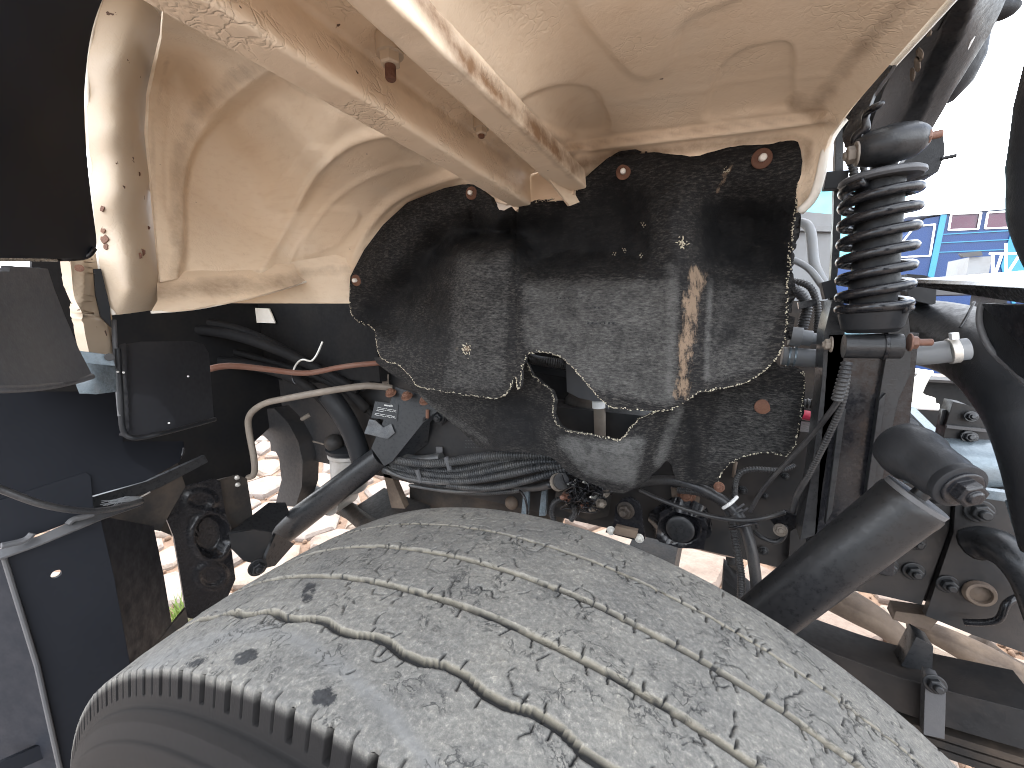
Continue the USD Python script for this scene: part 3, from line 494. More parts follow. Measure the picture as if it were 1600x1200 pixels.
def edge(pts, h, name='edge', mat='cream_edge', r=5.0, parent=arch, n=5, **k):
    c = curve([p[:2] for p in pts], False, n); inv = np.interp(np.linspace(0, 1, len(c)), np.linspace(0, 1, len(pts)), [p[2] for p in pts])
    P = CAM + (FW + (c[:, :1] - 800) / FOC * RT - (c[:, 1:] - 600) / FOC * UP) / inv[:, None]
    return part(name, sweep(P, np.interp(np.linspace(0, 1, len(P)), np.linspace(0, 1, len(np.atleast_1d(r))), np.atleast_1d(r)) * 1e-3, 10), mat, parent, smooth=True, **k)
RB = RBFInterpolator(np.array(ctl)[:, :2], np.array(ctl)[:, 2], kernel='thin_plate_spline', degree=1)
def along(pts, dz=0.0): q = np.array(pts, float); return [(a, b, 1 / (1 / c - dz)) for (a, b), c in zip(q, RB(q))]
edge(along([(1250, 330), (1268, 312), (1280, 282), (1289, 242), (1299, 212), (1330, 172), (1400, 92), (1490, -10), (1570, -105)], .004), 0, r=5.2)

# wheel arch, front bay
o = [(262, -120), (252, 60), (233, 150), (230, 210), (240, 320), (247, 400), (250, 441)] + [(300, 431), (412, 424), (460, 421), (525, 410), (545, 442), (548, 474), (566, 470), (572, 430), (592, 390), (615, 362), (650, 334), (694, 312), (740, 304), (790, 320), (815, 312), (800, 260), (600, 120), (400, -20), (300, -120)]
ctl = [cx(250, 440, -.615), cx(330, 428, -.62), cx(430, 422, -.61), cy(530, 408, .405), cy(548, 440, .412), cy(548, 474, .412), cx(245, 300, -.62), cx(300, 340, -.635), cx(232, 180, -.6), cx(275, 100, -.57), cy(560, 420, .41), cy(600, 365, .405), cy(660, 318, .402), cy(735, 290, .402), cy(800, 300, .41), cy(600, 460, .42),
       cz(300, 0, 1.515), cz(440, 60, 1.515), cz(560, 140, 1.505), cz(700, 230, 1.495), cz(400, -20, 1.53), cz(800, 262, 1.50), cx(400, 250, -.60), cx(350, 180, -.57), cx(450, 330, -.62), cz(520, 200, 1.475), cz(262, -120, 1.54), cz(620, 230, 1.468)]
inner = cv([(292, 470), (292, 400), (295, 300), (310, 235), (345, 180), (400, 135), (450, 115), (640, 190), (760, 300), (700, 420), (520, 480)])
rb1 = ol([(408, 424), (435, 378), (470, 312), (505, 265), (545, 238), (590, 224), (640, 222), (700, 240)])
rb2 = ol([(545, 408), (560, 380), (590, 345), (630, 315), (690, 290), (720, 278)]); rb2b = ol([(455, 421), (476, 372), (505, 335), (540, 308), (600, 282), (660, 268)])
pa = cv([(413, 322), (440, 282), (470, 240), (480, 238), (520, 252), (500, 272), (470, 322), (462, 330)]); pb = cv([(476, 394), (500, 335), (506, 333), (560, 342), (540, 372), (520, 392)])
me, Vn, Nn, Qn, rg_ = surf(o, ctl, 4.2, .004, ridges=[(rb1, 8, .0075), (rb2, 6, .008), (rb2b, 4, .003), ([(262, 120), (266, 170), (258, 240), (260, 330)], 1.3, -.0012), ([(560, 257), (640, 282)], 2, -.0015), ([(262, 78), (278, 92), (272, 118)], 2, -.001)], plates=[(inner, 24, -.015), (pa, 5, .0035), (pb, 5, .0035)], rough=.0005, rscale=30, want_rim=True)
st = fields(me[0], [([(280, 430), (278, 330), (285, 230), (310, 170), (370, 120), (440, 80)], 38, .72), ([(250, 442), (340, 430), (420, 424)], 12, .6), ([(248, 440), (240, 300), (238, 200), (262, 90)], 14, .5), ([(545, 440), (575, 385), (640, 318), (740, 288)], 12, .75), ([(300, 40), (560, 190), (760, 300)], 20, .5), ([(525, 410), (548, 430), (548, 470)], 25, .6), ([(462, 420), (480, 370), (530, 315)], 10, .35)])
part('front_bay', me, 'cream_paint', arch, smooth=True, attrs={'brown_tone': st})
# rolled lip at the front
Lf = [(172, -120), (158, -10), (141, 60), (136, 150), (142, 260), (151, 370), (163, 450), (178, 492)]; Rt = [(240, 484), (251, 455), (247, 400), (238, 310), (230, 200), (236, 150), (256, 80), (290, 20), (345, -60), (380, -120)]
o = [tuple(p) for p in curve(Lf, False, 5)] + [tuple(p) for p in curve(Rt, False, 5)]
ctl = [cx(a, b, -.585) for a, b in Lf] + [cx(a, b, -.64) for a, b in Rt] + [cx(a, b, -.555) for a, b in ((205, 20), (182, 90), (176, 200), (182, 300), (196, 400), (205, 455))] + [cx(a, b, -.575) for a, b in ((240, 40), (215, 100), (206, 200), (212, 300), (224, 400))]
me, Vn, Nn, Qn, rg_ = surf(o, ctl, 5, .004, rough=.0015, rscale=30, want_rim=True)
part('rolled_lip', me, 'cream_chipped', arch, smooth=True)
edge([cx(a, b, -.582) for a, b in Lf], 0, r=2.6)
# rust bites in the lip
for a, b, r in ((163, 374, 6), (160, 360, 4), (222, 394, 5), (218, 400, 4), (231, 356, 3), (217, 271, 3), (159, 326, 4), (236, 297, 3), (165, 385, 4)):
    c = X(a, b, -.5765); c = c + norm(CAM - c) * .0005
    sh_ = [(a + r * math.cos(t) * g.uniform(.6, 1.2), b + r * 1.2 * math.sin(t) * g.uniform(.6, 1.2)) for t in np.linspace(0, 6.28, 11)[:-1]]
    iv = RBFInterpolator(np.array(ctl)[:, :2], np.array(ctl)[:, 2], kernel='thin_plate_spline', degree=1)(np.array([[a, b]]))[0]
    d_ = 1 / iv - .0018
    part('rust_patch', surf(sh_, [(a, b, 1 / d_), (a + 9, b, 1 / d_), (a, b + 9, 1 / d_)], 4, .001), 'rust', arch, smooth=True)
# folded flange along the bottom of the front bay
o = [(245, 432), (300, 422), (412, 414), (458, 412), (466, 430), (478, 440), (440, 452), (400, 463), (350, 474), (300, 483), (236, 488), (246, 470)]
ctl = [cx(245, 432, -.632), cx(412, 414, -.637), cx(300, 422, -.637), cx(458, 412, -.625), cx(412, 424, -.623), cx(300, 431, -.622), cx(478, 440, -.60), cx(400, 463, -.575), cx(300, 483, -.57), cx(236, 488, -.575), cx(340, 455, -.60)]
me, Vn, *_ = surf(o, ctl, 6, .003, rough=.001, want_rim=True); part('lower_flange', me, 'cream_paint', arch, smooth=True, attrs={'brown_tone': fields(me[0], [([(250, 455), (400, 445), (470, 438)], 34, .85)])}, label='brown lower flange')
edge([cx(236, 488, -.574), cx(300, 483, -.57), cx(350, 474, -.572), cx(400, 463, -.575), cx(440, 452, -.588), cx(478, 440, -.60)], 0, r=2.0)
o = [(360, 473), (400, 455), (440, 440), (440, 412), (525, 398), (556, 408), (556, 440), (560, 474)]
me, Vn, *_ = surf(o, [cx(380, 473, -.615), cx(480, 441, -.622), cx(440, 412, -.635), cy(546, 408, .425), cy(556, 472, .42), cx(460, 470, -.612)], 6, .003, ridges=[([(470, 430), (500, 428), (545, 432)], 3, .002), ([(480, 424), (520, 422)], 3, -.002)], rough=.001, want_rim=True)
part('corner_gusset', me, 'cream_paint', arch, smooth=True, attrs={'brown_tone': fields(me[0], [([(470, 428), (545, 420)], 22, .6)])})

# cross channel under the arch ceiling
prof0 = np.array([(-.165, 1.515), (-.165, 1.409), (-.130, 1.409), (-.132, 1.455), (-.082, 1.458), (-.084, 1.421), (-.040, 1.421), (-.043, 1.447)]); dxs = np.array([.024, .024, .025, .012, .012, .03, .012, .012])
ys = np.linspace(.387, -.22, 150); sub = []
for a, b in zip(range(7), range(1, 8)):
    k = 9 if a in (0, 2, 3, 4, 6) else 8
    for t in np.linspace(0, 1, k, endpoint=False): sub.append((a, b, t))
sub.append((6, 7, 1.)); Vc = []
for y in ys:
    P = prof0.copy(); P[:, 0] += (.38 - y) / .38 * dxs
    Vc.append([[*(P[a] * (1 - t) + P[b] * t), y] for a, b, t in sub])
Vc = np.array(Vc)[..., [0, 2, 1]]; m_ = len(sub)
for _ in range(1):
    Vc[:, 1:-1] = .25 * Vc[:, :-2] + .5 * Vc[:, 1:-1] + .25 * Vc[:, 2:]        # soft bends
nzc = meshkit.fbm(Vc * 55, 4) - .5; Vc[..., 2] += nzc * .0018; Vc[..., 0] += (meshkit.fbm(Vc * 55 + 9, 4) - .5) * .0018
i, j = np.meshgrid(np.arange(len(ys) - 1), np.arange(m_ - 1), indexing='ij'); q = np.stack([i * m_ + j, i * m_ + j + 1, (i + 1) * m_ + j + 1, (i + 1) * m_ + j], -1).reshape(-1, 4)
Vf = Vc.reshape(-1, 3); st = fields(Vf, [([(520, 60), (790, 248)], 24, .55), ([(898, 262), (735, 105), (655, -10)], 34, 1.3)])  # brown tone, strongest along the outer side of the right leg
chn = part('channel', (Vf, np.vstack([q[:, [0, 1, 2]], q[:, [0, 2, 3]]])), 'cream_crackled', arch, smooth=True, attrs={'brown_tone': st}, label='crackled cream cross channel with two bolts') if False else TP('cross_channel', (Vf, np.vstack([q[:, [0, 1, 2]], q[:, [0, 2, 3]]])), 'cream_crackled', smooth=True, attrs={'brown_tone': st}, label='crackled cream channel crossing the wheel arch')
part('end_box', surf([(778, 296), (782, 238), (812, 252), (870, 285), (903, 282), (896, 303), (880, 312), (815, 320), (806, 330)], ony([(778, 296), (812, 252), (896, 303)], .390), 8, .01, rough=.001), 'cream_paint', chn, smooth=True)
for (a, b), (c, d), r in (((609, 84), (616, 124), .0082), ((752, 200), (756, 214), .0068)):
    p = Y(a, b, .30 if a > 700 else .145); p = np.array([p[0], p[1], 1.456]) if False else p
    e_ = Z(a, b, 1.443); dn = np.array([.02, -.05, -1.])
    n_ = part('nut', join(lathe([(r * 1.3, -.012), (r * 1.3, .001)], e_, dn), lathe([(r, .001), (r, r * .9), (r * .8, r * 1.05)], e_, dn, hexa=True, spin=.4)), 'cream_chipped', chn, smooth=25)
    part('stud', lathe([(r * .52, r * 1.0), (r * .52, r * (2.2 if a < 700 else 1.4)), (r * .42, r * (2.35 if a < 700 else 1.5))], e_, dn, 14), 'rust', n_, smooth=25)

# ---------------------------------------------------------------- felt engine cover
U = [(548, 432), (547, 470), (550, 492), (561, 503), (580, 511), (588, 521), (590, 545), (596, 559), (608, 566), (625, 570), (640, 585), (650, 600), (665, 606), (700, 612), (740, 618), (775, 622), (790, 616), (799, 605), (803, 592), (808, 589), (810, 607), (813, 606), (816, 575), (824, 553), (840, 549), (862, 551), (880, 558), (900, 576), (920, 601), (936, 620), (952, 634), (985, 639), (1020, 641), (1045, 640), (1062, 632), (1090, 612), (1130, 606), (1160, 600), (1190, 584), (1214, 560), (1227, 532), (1232, 490), (1233, 440), (1239, 380), (1245, 330), (1249, 290), (1252, 238), (1246, 220), (1232, 212), (1180, 217), (1080, 233), (980, 243), (952, 245), (936, 262), (908, 285), (901, 298), (882, 309), (845, 313), (810, 319), (803, 329), (776, 329), (768, 310), (745, 291), (735, 288), (690, 297), (640, 317), (602, 349), (574, 386), (555, 420)]
ctl = [cy(*p) for p in [(548, 440, .408), (555, 495, .41), (575, 390, .402), (600, 350, .400), (650, 312, .398), (735, 292, .396), (785, 325, .394), (610, 420, .402), (660, 360, .40), (720, 325, .397), (780, 345, .398),
   (585, 490, .44), (640, 440, .455), (690, 385, .455), (750, 365, .452), (795, 362, .452), (620, 500, .45), (650, 500, .432), (680, 440, .43),
   (715, 395, .385), (760, 385, .380), (800, 385, .380), (700, 450, .378), (700, 540, .374), (720, 610, .376), (790, 470, .368), (790, 560, .366), (660, 560, .39), (620, 560, .405), (595, 530, .415), (670, 600, .385), (790, 610, .37),
   (815, 330, .398), (870, 320, .398), (905, 295, .398), (960, 255, .394), (1080, 240, .394), (1190, 225, .392), (1245, 230, .390), (1245, 300, .392), (1236, 400, .398), (1231, 500, .40),
   (825, 385, .425), (900, 345, .425), (960, 310, .42), (990, 330, .405), (830, 420, .41), (920, 410, .405), (1000, 400, .385), (1040, 300, .378), (1060, 330, .356), (1065, 400, .348), (1072, 480, .340), (1080, 560, .338), (1085, 600, .345), (1020, 290, .39),
   (820, 445, .372), (900, 445, .366), (980, 440, .362), (830, 540, .364), (900, 520, .354), (980, 520, .348), (940, 600, .352), (1000, 630, .35), (1040, 630, .348), (1030, 480, .350), (1030, 560, .345),
   (1110, 300, .40), (1120, 350, .44), (1170, 340, .45), (1215, 345, .42), (1120, 420, .415), (1180, 420, .43), (1125, 500, .385), (1180, 500, .405), (1130, 580, .375), (1180, 570, .39), (1215, 450, .41), (1150, 270, .392)]]
ring = [tuple(p) for p in curve(U, True, 4)]
ring = U
me, Vn, Nn, Qn, rings_ = surf(U, ctl, 3.6, .009, kernel='thin_plate_spline', smooth_in=.0004, jag=.55, ridges=[([(806, 330), (806, 588)], 1.6, -.004), ([(735, 310), (738, 345)], 2, -.003)], rough=.004, rscale=60, want_rim=True)
Vn3 = me[0]
dark_zone = fields(Vn3, [([(575, 495), (620, 465), (660, 420), (700, 375), (760, 358), (800, 358)], 46, .95), ([(815, 345), (900, 345), (960, 300), (1000, 300), (1000, 400), (815, 400), (815, 345)], 40, .95), ([(960, 420), (1080, 430)], 20, .5), ([(1110, 330), (1225, 330), (1220, 420), (1110, 400), (1110, 330)], 34, 1.0), ([(1090, 430), (1180, 450), (1140, 520)], 34, .55), ([(800, 480), (800, 560)], 12, .4), ([(600, 500), (690, 540), (690, 470)], 30, .55), ([(950, 256), (1240, 225)], 22, .55), ([(1040, 290), (1060, 420)], 40, .45)])  # darker, smoother zones of the felt
tan_ = fields(Vn3, [([(1088, 430), (1080, 500), (1072, 570), (1066, 612)], 54, 1.1), ([(1130, 275), (1145, 258), (1120, 300)], 12, 1.0), ([(716, 545), (730, 545)], 18, 1.05), ([(710, 385), (730, 378)], 14, .85), ([(1230, 340), (1226, 380)], 12, .9), ([(905, 300), (880, 312), (860, 316)], 8, .9), ([(640, 490), (655, 520)], 10, .8), ([(660, 605), (800, 618)], 6, .8)])
gry = fields(Vn3, [([(830, 450), (1030, 450), (1040, 620), (940, 600), (830, 530), (830, 450)], 40, 1.0), ([(1050, 420), (1045, 620)], 30, 1.25), ([(1045, 310), (1062, 420)], 26, .7), ([(720, 400), (790, 400), (780, 600), (700, 600), (720, 400)], 30, .8), ([(1130, 450), (1220, 450), (1180, 570), (1110, 590), (1130, 450)], 30, .85), ([(600, 400), (660, 330), (740, 310)], 24, .6), ([(1110, 440), (1104, 590)], 14, 1.2)])
felt = TP('felt_cover', me, 'felt', smooth=True, attrs={'dark_zone': dark_zone, 'tan': tan_, 'grey': gry}, label='moulded black felt cover stained tan over the engine')
def fray(Vn, rings, keep, w=2.2, parent=None):
    """the raw cut edge: tufts of pale fibre all along it"""
    o, n = rings[0]; R = Vn[o:o + n]; pp = px_of(R); ms = []
    tt = []
    for k in range(n):
        if not keep(pp[k]): continue
        a, b = R[k], R[(k + 1) % n]
        e = np.linalg.norm(b - a); m = max(2, int(e / .0009))
        for t in np.arange(m) / m: tt.append(a + (b - a) * t)
    tt = np.array(tt); d = norm(FW)
    n_ = len(tt); off = rng.normal(0, .0006, (n_, 3)); r = rng.uniform(.0005, .0012, n_)
    oc = trimesh.creation.icosahedron(); V = (oc.vertices[None] * r[:, None, None] * rng.uniform(.6, 1.5, (n_, 12, 1)) + (tt + off - d * .0006 + d * rng.uniform(0, .004, n_)[:, None])[:, None]).reshape(-1, 3)
    F = (oc.faces[None] + 12 * np.arange(n_)[:, None, None]).reshape(-1, 3)
    return part('frayed_edge', (V, F), 'raw_edge', parent, smooth=True, kind='stuff')
fray(Vn, rings_, lambda p: p[1] > 455 or (p[0] > 1225 and p[1] > 285) or (840 < p[0] < 905 and 285 < p[1] < 322) or (p[0] < 600 and p[1] > 440), parent=felt)
for a, b, r in ((1064, 380, 7), (728, 545, 9), (975, 392, 3), (1005, 352, 2.5), (1000, 400, 2.5), (960, 398, 2), (1135, 268, 5)):       # torn fibre tufts
    ms = []
    for k in range(26 if r > 5 else 12):
        q0 = (a + rng.normal(0, r * .5), b + rng.normal(0, r * .6)); p = Vn[np.argmin(((px_of(Vn) - q0) ** 2).sum(1))] - FW * .001
        e = rng.normal(0, 1, 3) * r * .00028; ms.append(sweep(spline([p, p + e * .5 - FW * .0012, p + e], 3), .00035 if r < 6 else .0006, 5))
    part('torn_fibre', join(*ms), 'raw_edge', felt, smooth=True, kind='stuff')
# moulded marks
ft = RBFInterpolator(np.array(ctl)[:, :2], np.array(ctl)[:, 2], kernel='thin_plate_spline', smoothing=.0004, degree=1)
def on_felt(px, py, lift=.002): iv = ft(np.array([[px, py]]))[0]; return CAM + ray(px, py) * (1 / iv - lift)
mk = []
for x0, x1, y in ((862, 948, 466), (902, 958, 481), (918, 962, 505)):
    for x in np.arange(x0, x1, 6.5): mk.append(bar(on_felt(x, y, .0012), on_felt(x + rng.uniform(1.5, 4), y + rng.uniform(-1, 1), .0012), .003 if y > 500 else .0022, .0022, FW))
mk.append(sweep(np.array([on_felt(869 + 10 * math.cos(t), 501 + 10 * math.sin(t), .001) for t in np.linspace(0, 6.3, 26)]), .0007, 6))
part('moulded_mark', join(*mk), 'black_plastic', felt, smooth=False)
def clip(a, b, r, p, parent, ang=0):
    d = norm(np.array([.15, -1., -.1])); k = .86 * r * dep(p) / FOC
    w = part('clip', lathe([(k * .35, -.001), (k, .0), (k * 1.02, .0012), (k * .95, .002), (k * .45, .003)], p, d, 22), 'rust', parent, smooth=30)
    if ang is not None: part('stud', lathe([(k * .38, .002), (k * .38, .009), (k * .26, .0105)], p, d, 14), 'stud_white', w, smooth=30)
for a, b, r in ((974, 269, 13), (1190, 248, 17), (737, 302, 11), (557, 438, 10)): clip(a, b, r, on_felt(a, b, .003), felt)

# lower felt
Lo = [(585, 560), (600, 576), (625, 590), (645, 605), (675, 634), (720, 671), (752, 699), (765, 702), (800, 704), (830, 706), (866, 714), (880, 730), (905, 746), (935, 757), (958, 768), (972, 769), (986, 765), (1010, 750), (1032, 728), (1040, 718), (1048, 724), (1053, 740), (1057, 749), (1090, 755), (1120, 758), (1123, 748), (1128, 735), (1141, 722), (1161, 712), (1185, 707), (1205, 706), (1229, 712), (1242, 695), (1250, 655), (1257, 602), (1256, 584), (1246, 577), (1215, 573), (1200, 540), (1130, 560), (1040, 600), (1032, 640), (1018, 646), (998, 655), (986, 668), (978, 680), (968, 688), (958, 686), (930, 680), (886, 673), (872, 664), (864, 645), (867, 626), (864, 612), (848, 599), (834, 588), (829, 578), (820, 560), (760, 560), (660, 560)]
ctl2 = [cy(*p) for p in [(590, 562, .50), (640, 600, .50), (700, 650, .50), (755, 698, .495), (820, 570, .46), (700, 610, .47), (740, 660, .47), (790, 640, .455), (840, 650, .452), (855, 620, .448), (860, 700, .45), (880, 672, .425), (930, 680, .405), (965, 690, .395), (985, 670, .41), (1020, 646, .43), (880, 715, .435), (930, 745, .43), (965, 766, .435), (1005, 745, .44), (1000, 700, .41), (930, 710, .405), (1050, 640, .445), (1070, 700, .465), (1050, 720, .47), (1060, 745, .48), (1120, 750, .485), (1110, 650, .468), (1150, 650, .47), (1200, 640, .465), (1250, 600, .46), (1235, 700, .47), (1160, 712, .478), (1200, 560, .45), (1040, 610, .44), (780, 702, .46)]]
me, Vn2, Nn, Qn, rings2 = surf(Lo, ctl2, 3.8, .009, smooth_in=.0004, jag=.5, rough=.004, rscale=60, want_rim=True)
dark_zone = fields(me[0], [([(790, 620), (845, 640), (830, 690), (780, 690), (790, 620)], 18, .9), ([(765, 630), (770, 700)], 14, .7), ([(1080, 660), (1085, 740)], 18, .8), ([(1060, 600), (1110, 640)], 30, .5)])
gry = fields(me[0], [([(880, 690), (960, 700), (1000, 690), (985, 750), (920, 735), (880, 690)], 24, 1.3), ([(640, 610), (760, 690)], 20, .8), ([(1060, 640), (1030, 720)], 26, 1.15), ([(1130, 620), (1240, 620), (1220, 700), (1110, 720), (1130, 620)], 30, .75)])
tan_ = fields(me[0], [([(850, 600), (860, 690)], 16, .7), ([(660, 620), (760, 690)], 22, .6)])
low = TP('lower_felt', me, 'felt', smooth=True, attrs={'dark_zone': dark_zone, 'tan': tan_, 'grey': gry}, label='lower black felt skirt with torn pocket')
fray(Vn2, rings2, lambda p: (820 < p[0] < 1036 and 570 < p[1] < 700 and not (p[0] < 900 and p[1] > 690)) or (p[0] > 1118 and p[1] > 580), parent=low)
pc = Y(1192, 635, .463); clip(1192, 635, 14, pc, low, ang=None)

# ---------------------------------------------------------------- behind the opening of the felt
shroud = TP('engine_shroud', surf([(884, 560), (950, 560), (950, 640), (935, 628), (905, 622), (886, 612)], ony([(884, 560), (950, 560), (950, 640)], .56), 10, .01, rough=.001), 'grey_plastic', smooth=True)
TP('corrugated_hose', corr_px([(820, 552, .6), (835, 562, .56), (860, 566, .555), (890, 570, .58)], 8), 'hose', smooth=30)
TP('shelf_bracket', plate([(828, 568), (886, 580), (886, 590), (830, 580)], ony([(828, 568), (886, 580), (830, 580)], .57)), 'black_plastic', smooth=True)
TP('engine_hose', tube_px([(895, 628, .66), (915, 636, .64), (940, 652, .65), (960, 690, .7)], 17), 'dirty_black', smooth=True)
pipe = TP('dipstick_tube', tube_px([(936, 628, .56), (937, 650, .565), (938, 720, .58)], 9.5), 'dusty_pipe', smooth=True)
part('clamp', sweep(px3([(935.5, 627, .56), (936, 637, .56)]), 10.5 * dep(Y(936, 632, .56)) / FOC, 14), 'print_white', pipe)
# ---------------------------------------------------------------- chassis frame
RAILY, RZ0, RZ1 = .6, .766, 1.03
rail_prof = Polygon([(.6, RZ0), (.68, RZ0), (.68, RZ0 + .008), (.608, RZ0 + .008), (.608, RZ1 - .008), (.68, RZ1 - .008), (.68, RZ1), (.6, RZ1)])
def rail(y0, mirror=1):
    e = trimesh.creation.extrude_polygon(rail_prof, 4.6); v = e.vertices
    return np.c_[v[:, 2] - 1.25, y0 + mirror * (v[:, 0] - .6), v[:, 1]], (e.faces if mirror > 0 else e.faces[:, ::-1])
fr = TP('chassis_rail', rail(.6), 'black_frame', smooth=False); TP('chassis_rail', rail(1.45, -1), 'black_frame', smooth=False)
TP('cross_member', join(box3(-.95, -.85, .69, 1.36, .8, .9)), 'black_frame', smooth=False); TP('cross_member', box3(.95, 1.05, .69, 1.36, .82, .95), 'black_frame', smooth=False)
# engine and gearbox mass between the rails
TP('engine_block', join(box3(-.75, -.05, .76, 1.3, .86, 1.36)), 'void_black', smooth=False)
TP('radiator', box3(-1.22, -1.05, .62, 1.45, .78, 1.5), 'void_black', smooth=False)
TP('bulkhead', box3(-1.28, -.66, .56, .60, 1.06, 1.42), 'void_black', smooth=False)
FPN = [(160, 450), (165, 440), (300, 440), (560, 440), (575, 640), (500, 628), (470, 640), (430, 660), (398, 690), (394, 748), (300, 772), (180, 775)]
TP('dark_backing', plate(FPN, onx(FPN, -1.16), .02, step=60), 'void_black', smooth=True)  # added near-black sheet that keeps the space below the bay dark
def fp(pts, y, mat='black_frame', th=.006, name='bracket_plate', parent=None, **k):
    return part(name, plate(pts, ony(pts, y), th), mat, parent or truck, smooth=True, **k)
def bolts_on(parent, lst, y, mat='black_paint', axis=(0.05, -1, 0.05)):
    for a, b, r in lst:
        p = Y(a, b, y); part('bolt', bolt(p, axis, r * dep(p) / FOC, .5), mat, parent, smooth=25)
bolts_on(fr, [(1152, 740, 5), (1195, 775, 4), (1105, 763, 5), (1227, 744, 4), (1160, 766, 5), (1193, 860, 5), (1320, 745, 7), (1316, 772, 8), (1308, 793, 9)], .596)
# rails' hanger plates at the right
pr1 = fp([(1235, 830), (1300, 795), (1486, 786), (1482, 830), (1440, 945), (1375, 930), (1230, 905)], .585, 'black_frame', .01, 'hanger_plate')
pr2 = fp([(1494, 772), (1640, 760), (1640, 1010), (1600, 1020), (1520, 992), (1446, 962), (1490, 832)], .578, 'black_frame', .012, 'hanger_plate')
bolts_on(pr1, [(1432, 848, 8), (1384, 884, 11), (1427, 892, 10)], .584); bolts_on(pr2, [(1529, 798, 13), (1480, 912, 10)], .577)
p = Y(1528, 925, .577); part('plug', lathe([(.018, 0), (.0195, .004), (.017, .010), (.013, .010), (.012, .004), (.004, .006)], p, (0, -1, .1), 26), 'brown_dirt', pr2)
fp([(1400, 1000 - 45), (1470, 965), (1452, 985), (1395, 968)], .60, 'brown_dirt', .03, 'spring_seat')
TP('grease_pipe', tube_px([(1506, 972, .56), (1560, 968, .55), (1572, 945, .55), (1600, 930, .56)], 7), 'black_gloss', smooth=True)
TP('air_pipe', tube_px([(1520, 850, .55), (1550, 850, .53), (1590, 880, .5), (1625, 960, .5), (1650, 1040, .5)], [26, 26, 27, 28, 28]), 'black_paint', smooth=True)
TP('bracket_blade', plate([(1574, 785), (1588, 782), (1605, 860), (1598, 864)], ony([(1574, 785), (1588, 782), (1605, 860)], .47), .006), 'steel_blue', smooth=True)
# axle beam, leaf springs, clamp
axle = TP('axle_beam', join(box3(-.07, .07, .16, 1.88, .38, .50), box3(-.1, .1, .5, .68, .5, .56)), 'dirty_black', smooth=False)
sp_pts = [(1130, 905, .56), (1225, 985, .52), (1300, 1020, .5), (1400, 1057, .48), (1500, 1085, .46), (1640, 1120, .44)]
ctop = px3(sp_pts)
leafs = TP('leaf_spring', (lambda P: (lambda V: (V[0], V[1]))(sweep(P, .001, 4)))(ctop), 'black_frame', smooth=True, label='leaf spring pack running rearwards behind the tyre')
def leaf(k, parent, shorten):
    P = spline(ctop, 10)[shorten:]; dn = np.array([0, 0, -.0135 * k - .055 * (k > 0)]); h = .056 if k == 0 else .0105
    P = P + dn; out = []; w = .075
    V = np.vstack([[p + [0, 0, 0], p + [0, w, 0], p + [0, w, -h], p + [0, 0, -h]] for p in P]); n = len(P)
    i, j = np.meshgrid(np.arange(n - 1), np.arange(4), indexing='ij'); q = np.stack([i * 4 + j, i * 4 + (j + 1) % 4, (i + 1) * 4 + (j + 1) % 4, (i + 1) * 4 + j], -1).reshape(-1, 4)
    F = np.vstack([q[:, [0, 1, 2]], q[:, [0, 2, 3]], [[0, 2, 1], [0, 3, 2], [4 * n - 4, 4 * n - 3, 4 * n - 2], [4 * n - 4, 4 * n - 2, 4 * n - 1]]])
    return part('leaf', (V, F[:, ::-1]), 'black_frame' if k == 0 else 'dirty_black', parent, smooth=20)
for k in range(4): leaf(k, leafs, 0)
cl = TP('spring_clamp', plate([(1447, 1052), (1468, 1060), (1478, 1082), (1476, 1155), (1443, 1148), (1445, 1085)], ony([(1447, 1052), (1478, 1082), (1443, 1148)], .45), .014), 'grey_plastic', smooth=True)
part('bolt', bolt(Y(1460, 1068, .448), (0, -1, .2), .009, .6), 'black_paint', cl, smooth=25)
part('clamp_top', plate([(1408, 1040), (1432, 995), (1458, 1010), (1456, 1062), (1436, 1052)], ony([(1408, 1040), (1432, 995), (1456, 1062)], .50), .03), 'black_paint', cl, smooth=True)
TP('stabiliser_bar', tube_px([(1300, 930, .95), (1345, 955, .92), (1385, 980, .9), (1440, 1025, .88), (1520, 1070, .9), (1600, 1120, .9)], [24, 22, 17, 14, 18, 20]), 'brown_dirt', smooth=True)
TP('drag_link', tube_px([(1427, 980, 1.0), (1445, 984, .98), (1520, 1020, .95), (1610, 1075, .95), (1660, 1110, .95)], [11, 16, 22, 26, 26]), 'brown_dirt', smooth=True)
TP('torque_rod', tube_px([(1525, 1000, 1.05), (1570, 1035, 1.05), (1660, 1080, 1.05)], 14), 'brown_dirt', smooth=True)

# ---------------------------------------------------------------- strut with warning label at the front left
A0, A1 = Y(432, 838, .44), Y(596, 712, .55)
stay = TP('brace_tube', sweep(np.array([A0, A1]), [21 * dep(A0) / FOC, 18 * dep(A1) / FOC], 22), 'black_paint', smooth=40, label='black tubular brace bolted to the frame')
fpl = [(580, 700), (597, 662), (618, 605), (700, 630), (662, 660), (612, 722), (600, 728)]
gus = part('gusset', plate(fpl, [cy(580, 700, .515), cy(618, 605, .56), cy(700, 630, .585)], .008), 'black_paint', stay, smooth=True)
part('gusset_web', plate([(700, 630), (662, 660), (612, 722), (640, 714), (668, 694), (672, 660)], [cy(700, 630, .586), cy(612, 722, .54), cy(668, 694, .598)], .006), 'black_paint', stay, smooth=True)
part('gusset_web', plate([(664, 655), (672, 640), (655, 690), (648, 700)], [cy(664, 655, .56), cy(672, 640, .59), cy(648, 700, .59)], .005), 'black_paint', stay, smooth=True)
def gp_(a, b, lift=.0): iv = np.linalg.solve(np.array([[580, 700, 1], [618, 605, 1], [700, 630, 1.]]), np.array([cy(580, 700, .515)[2], cy(618, 605, .56)[2], cy(700, 630, .585)[2]])); return CAM + ray(a, b) * (1 / (a * iv[0] + b * iv[1] + iv[2]) - lift)
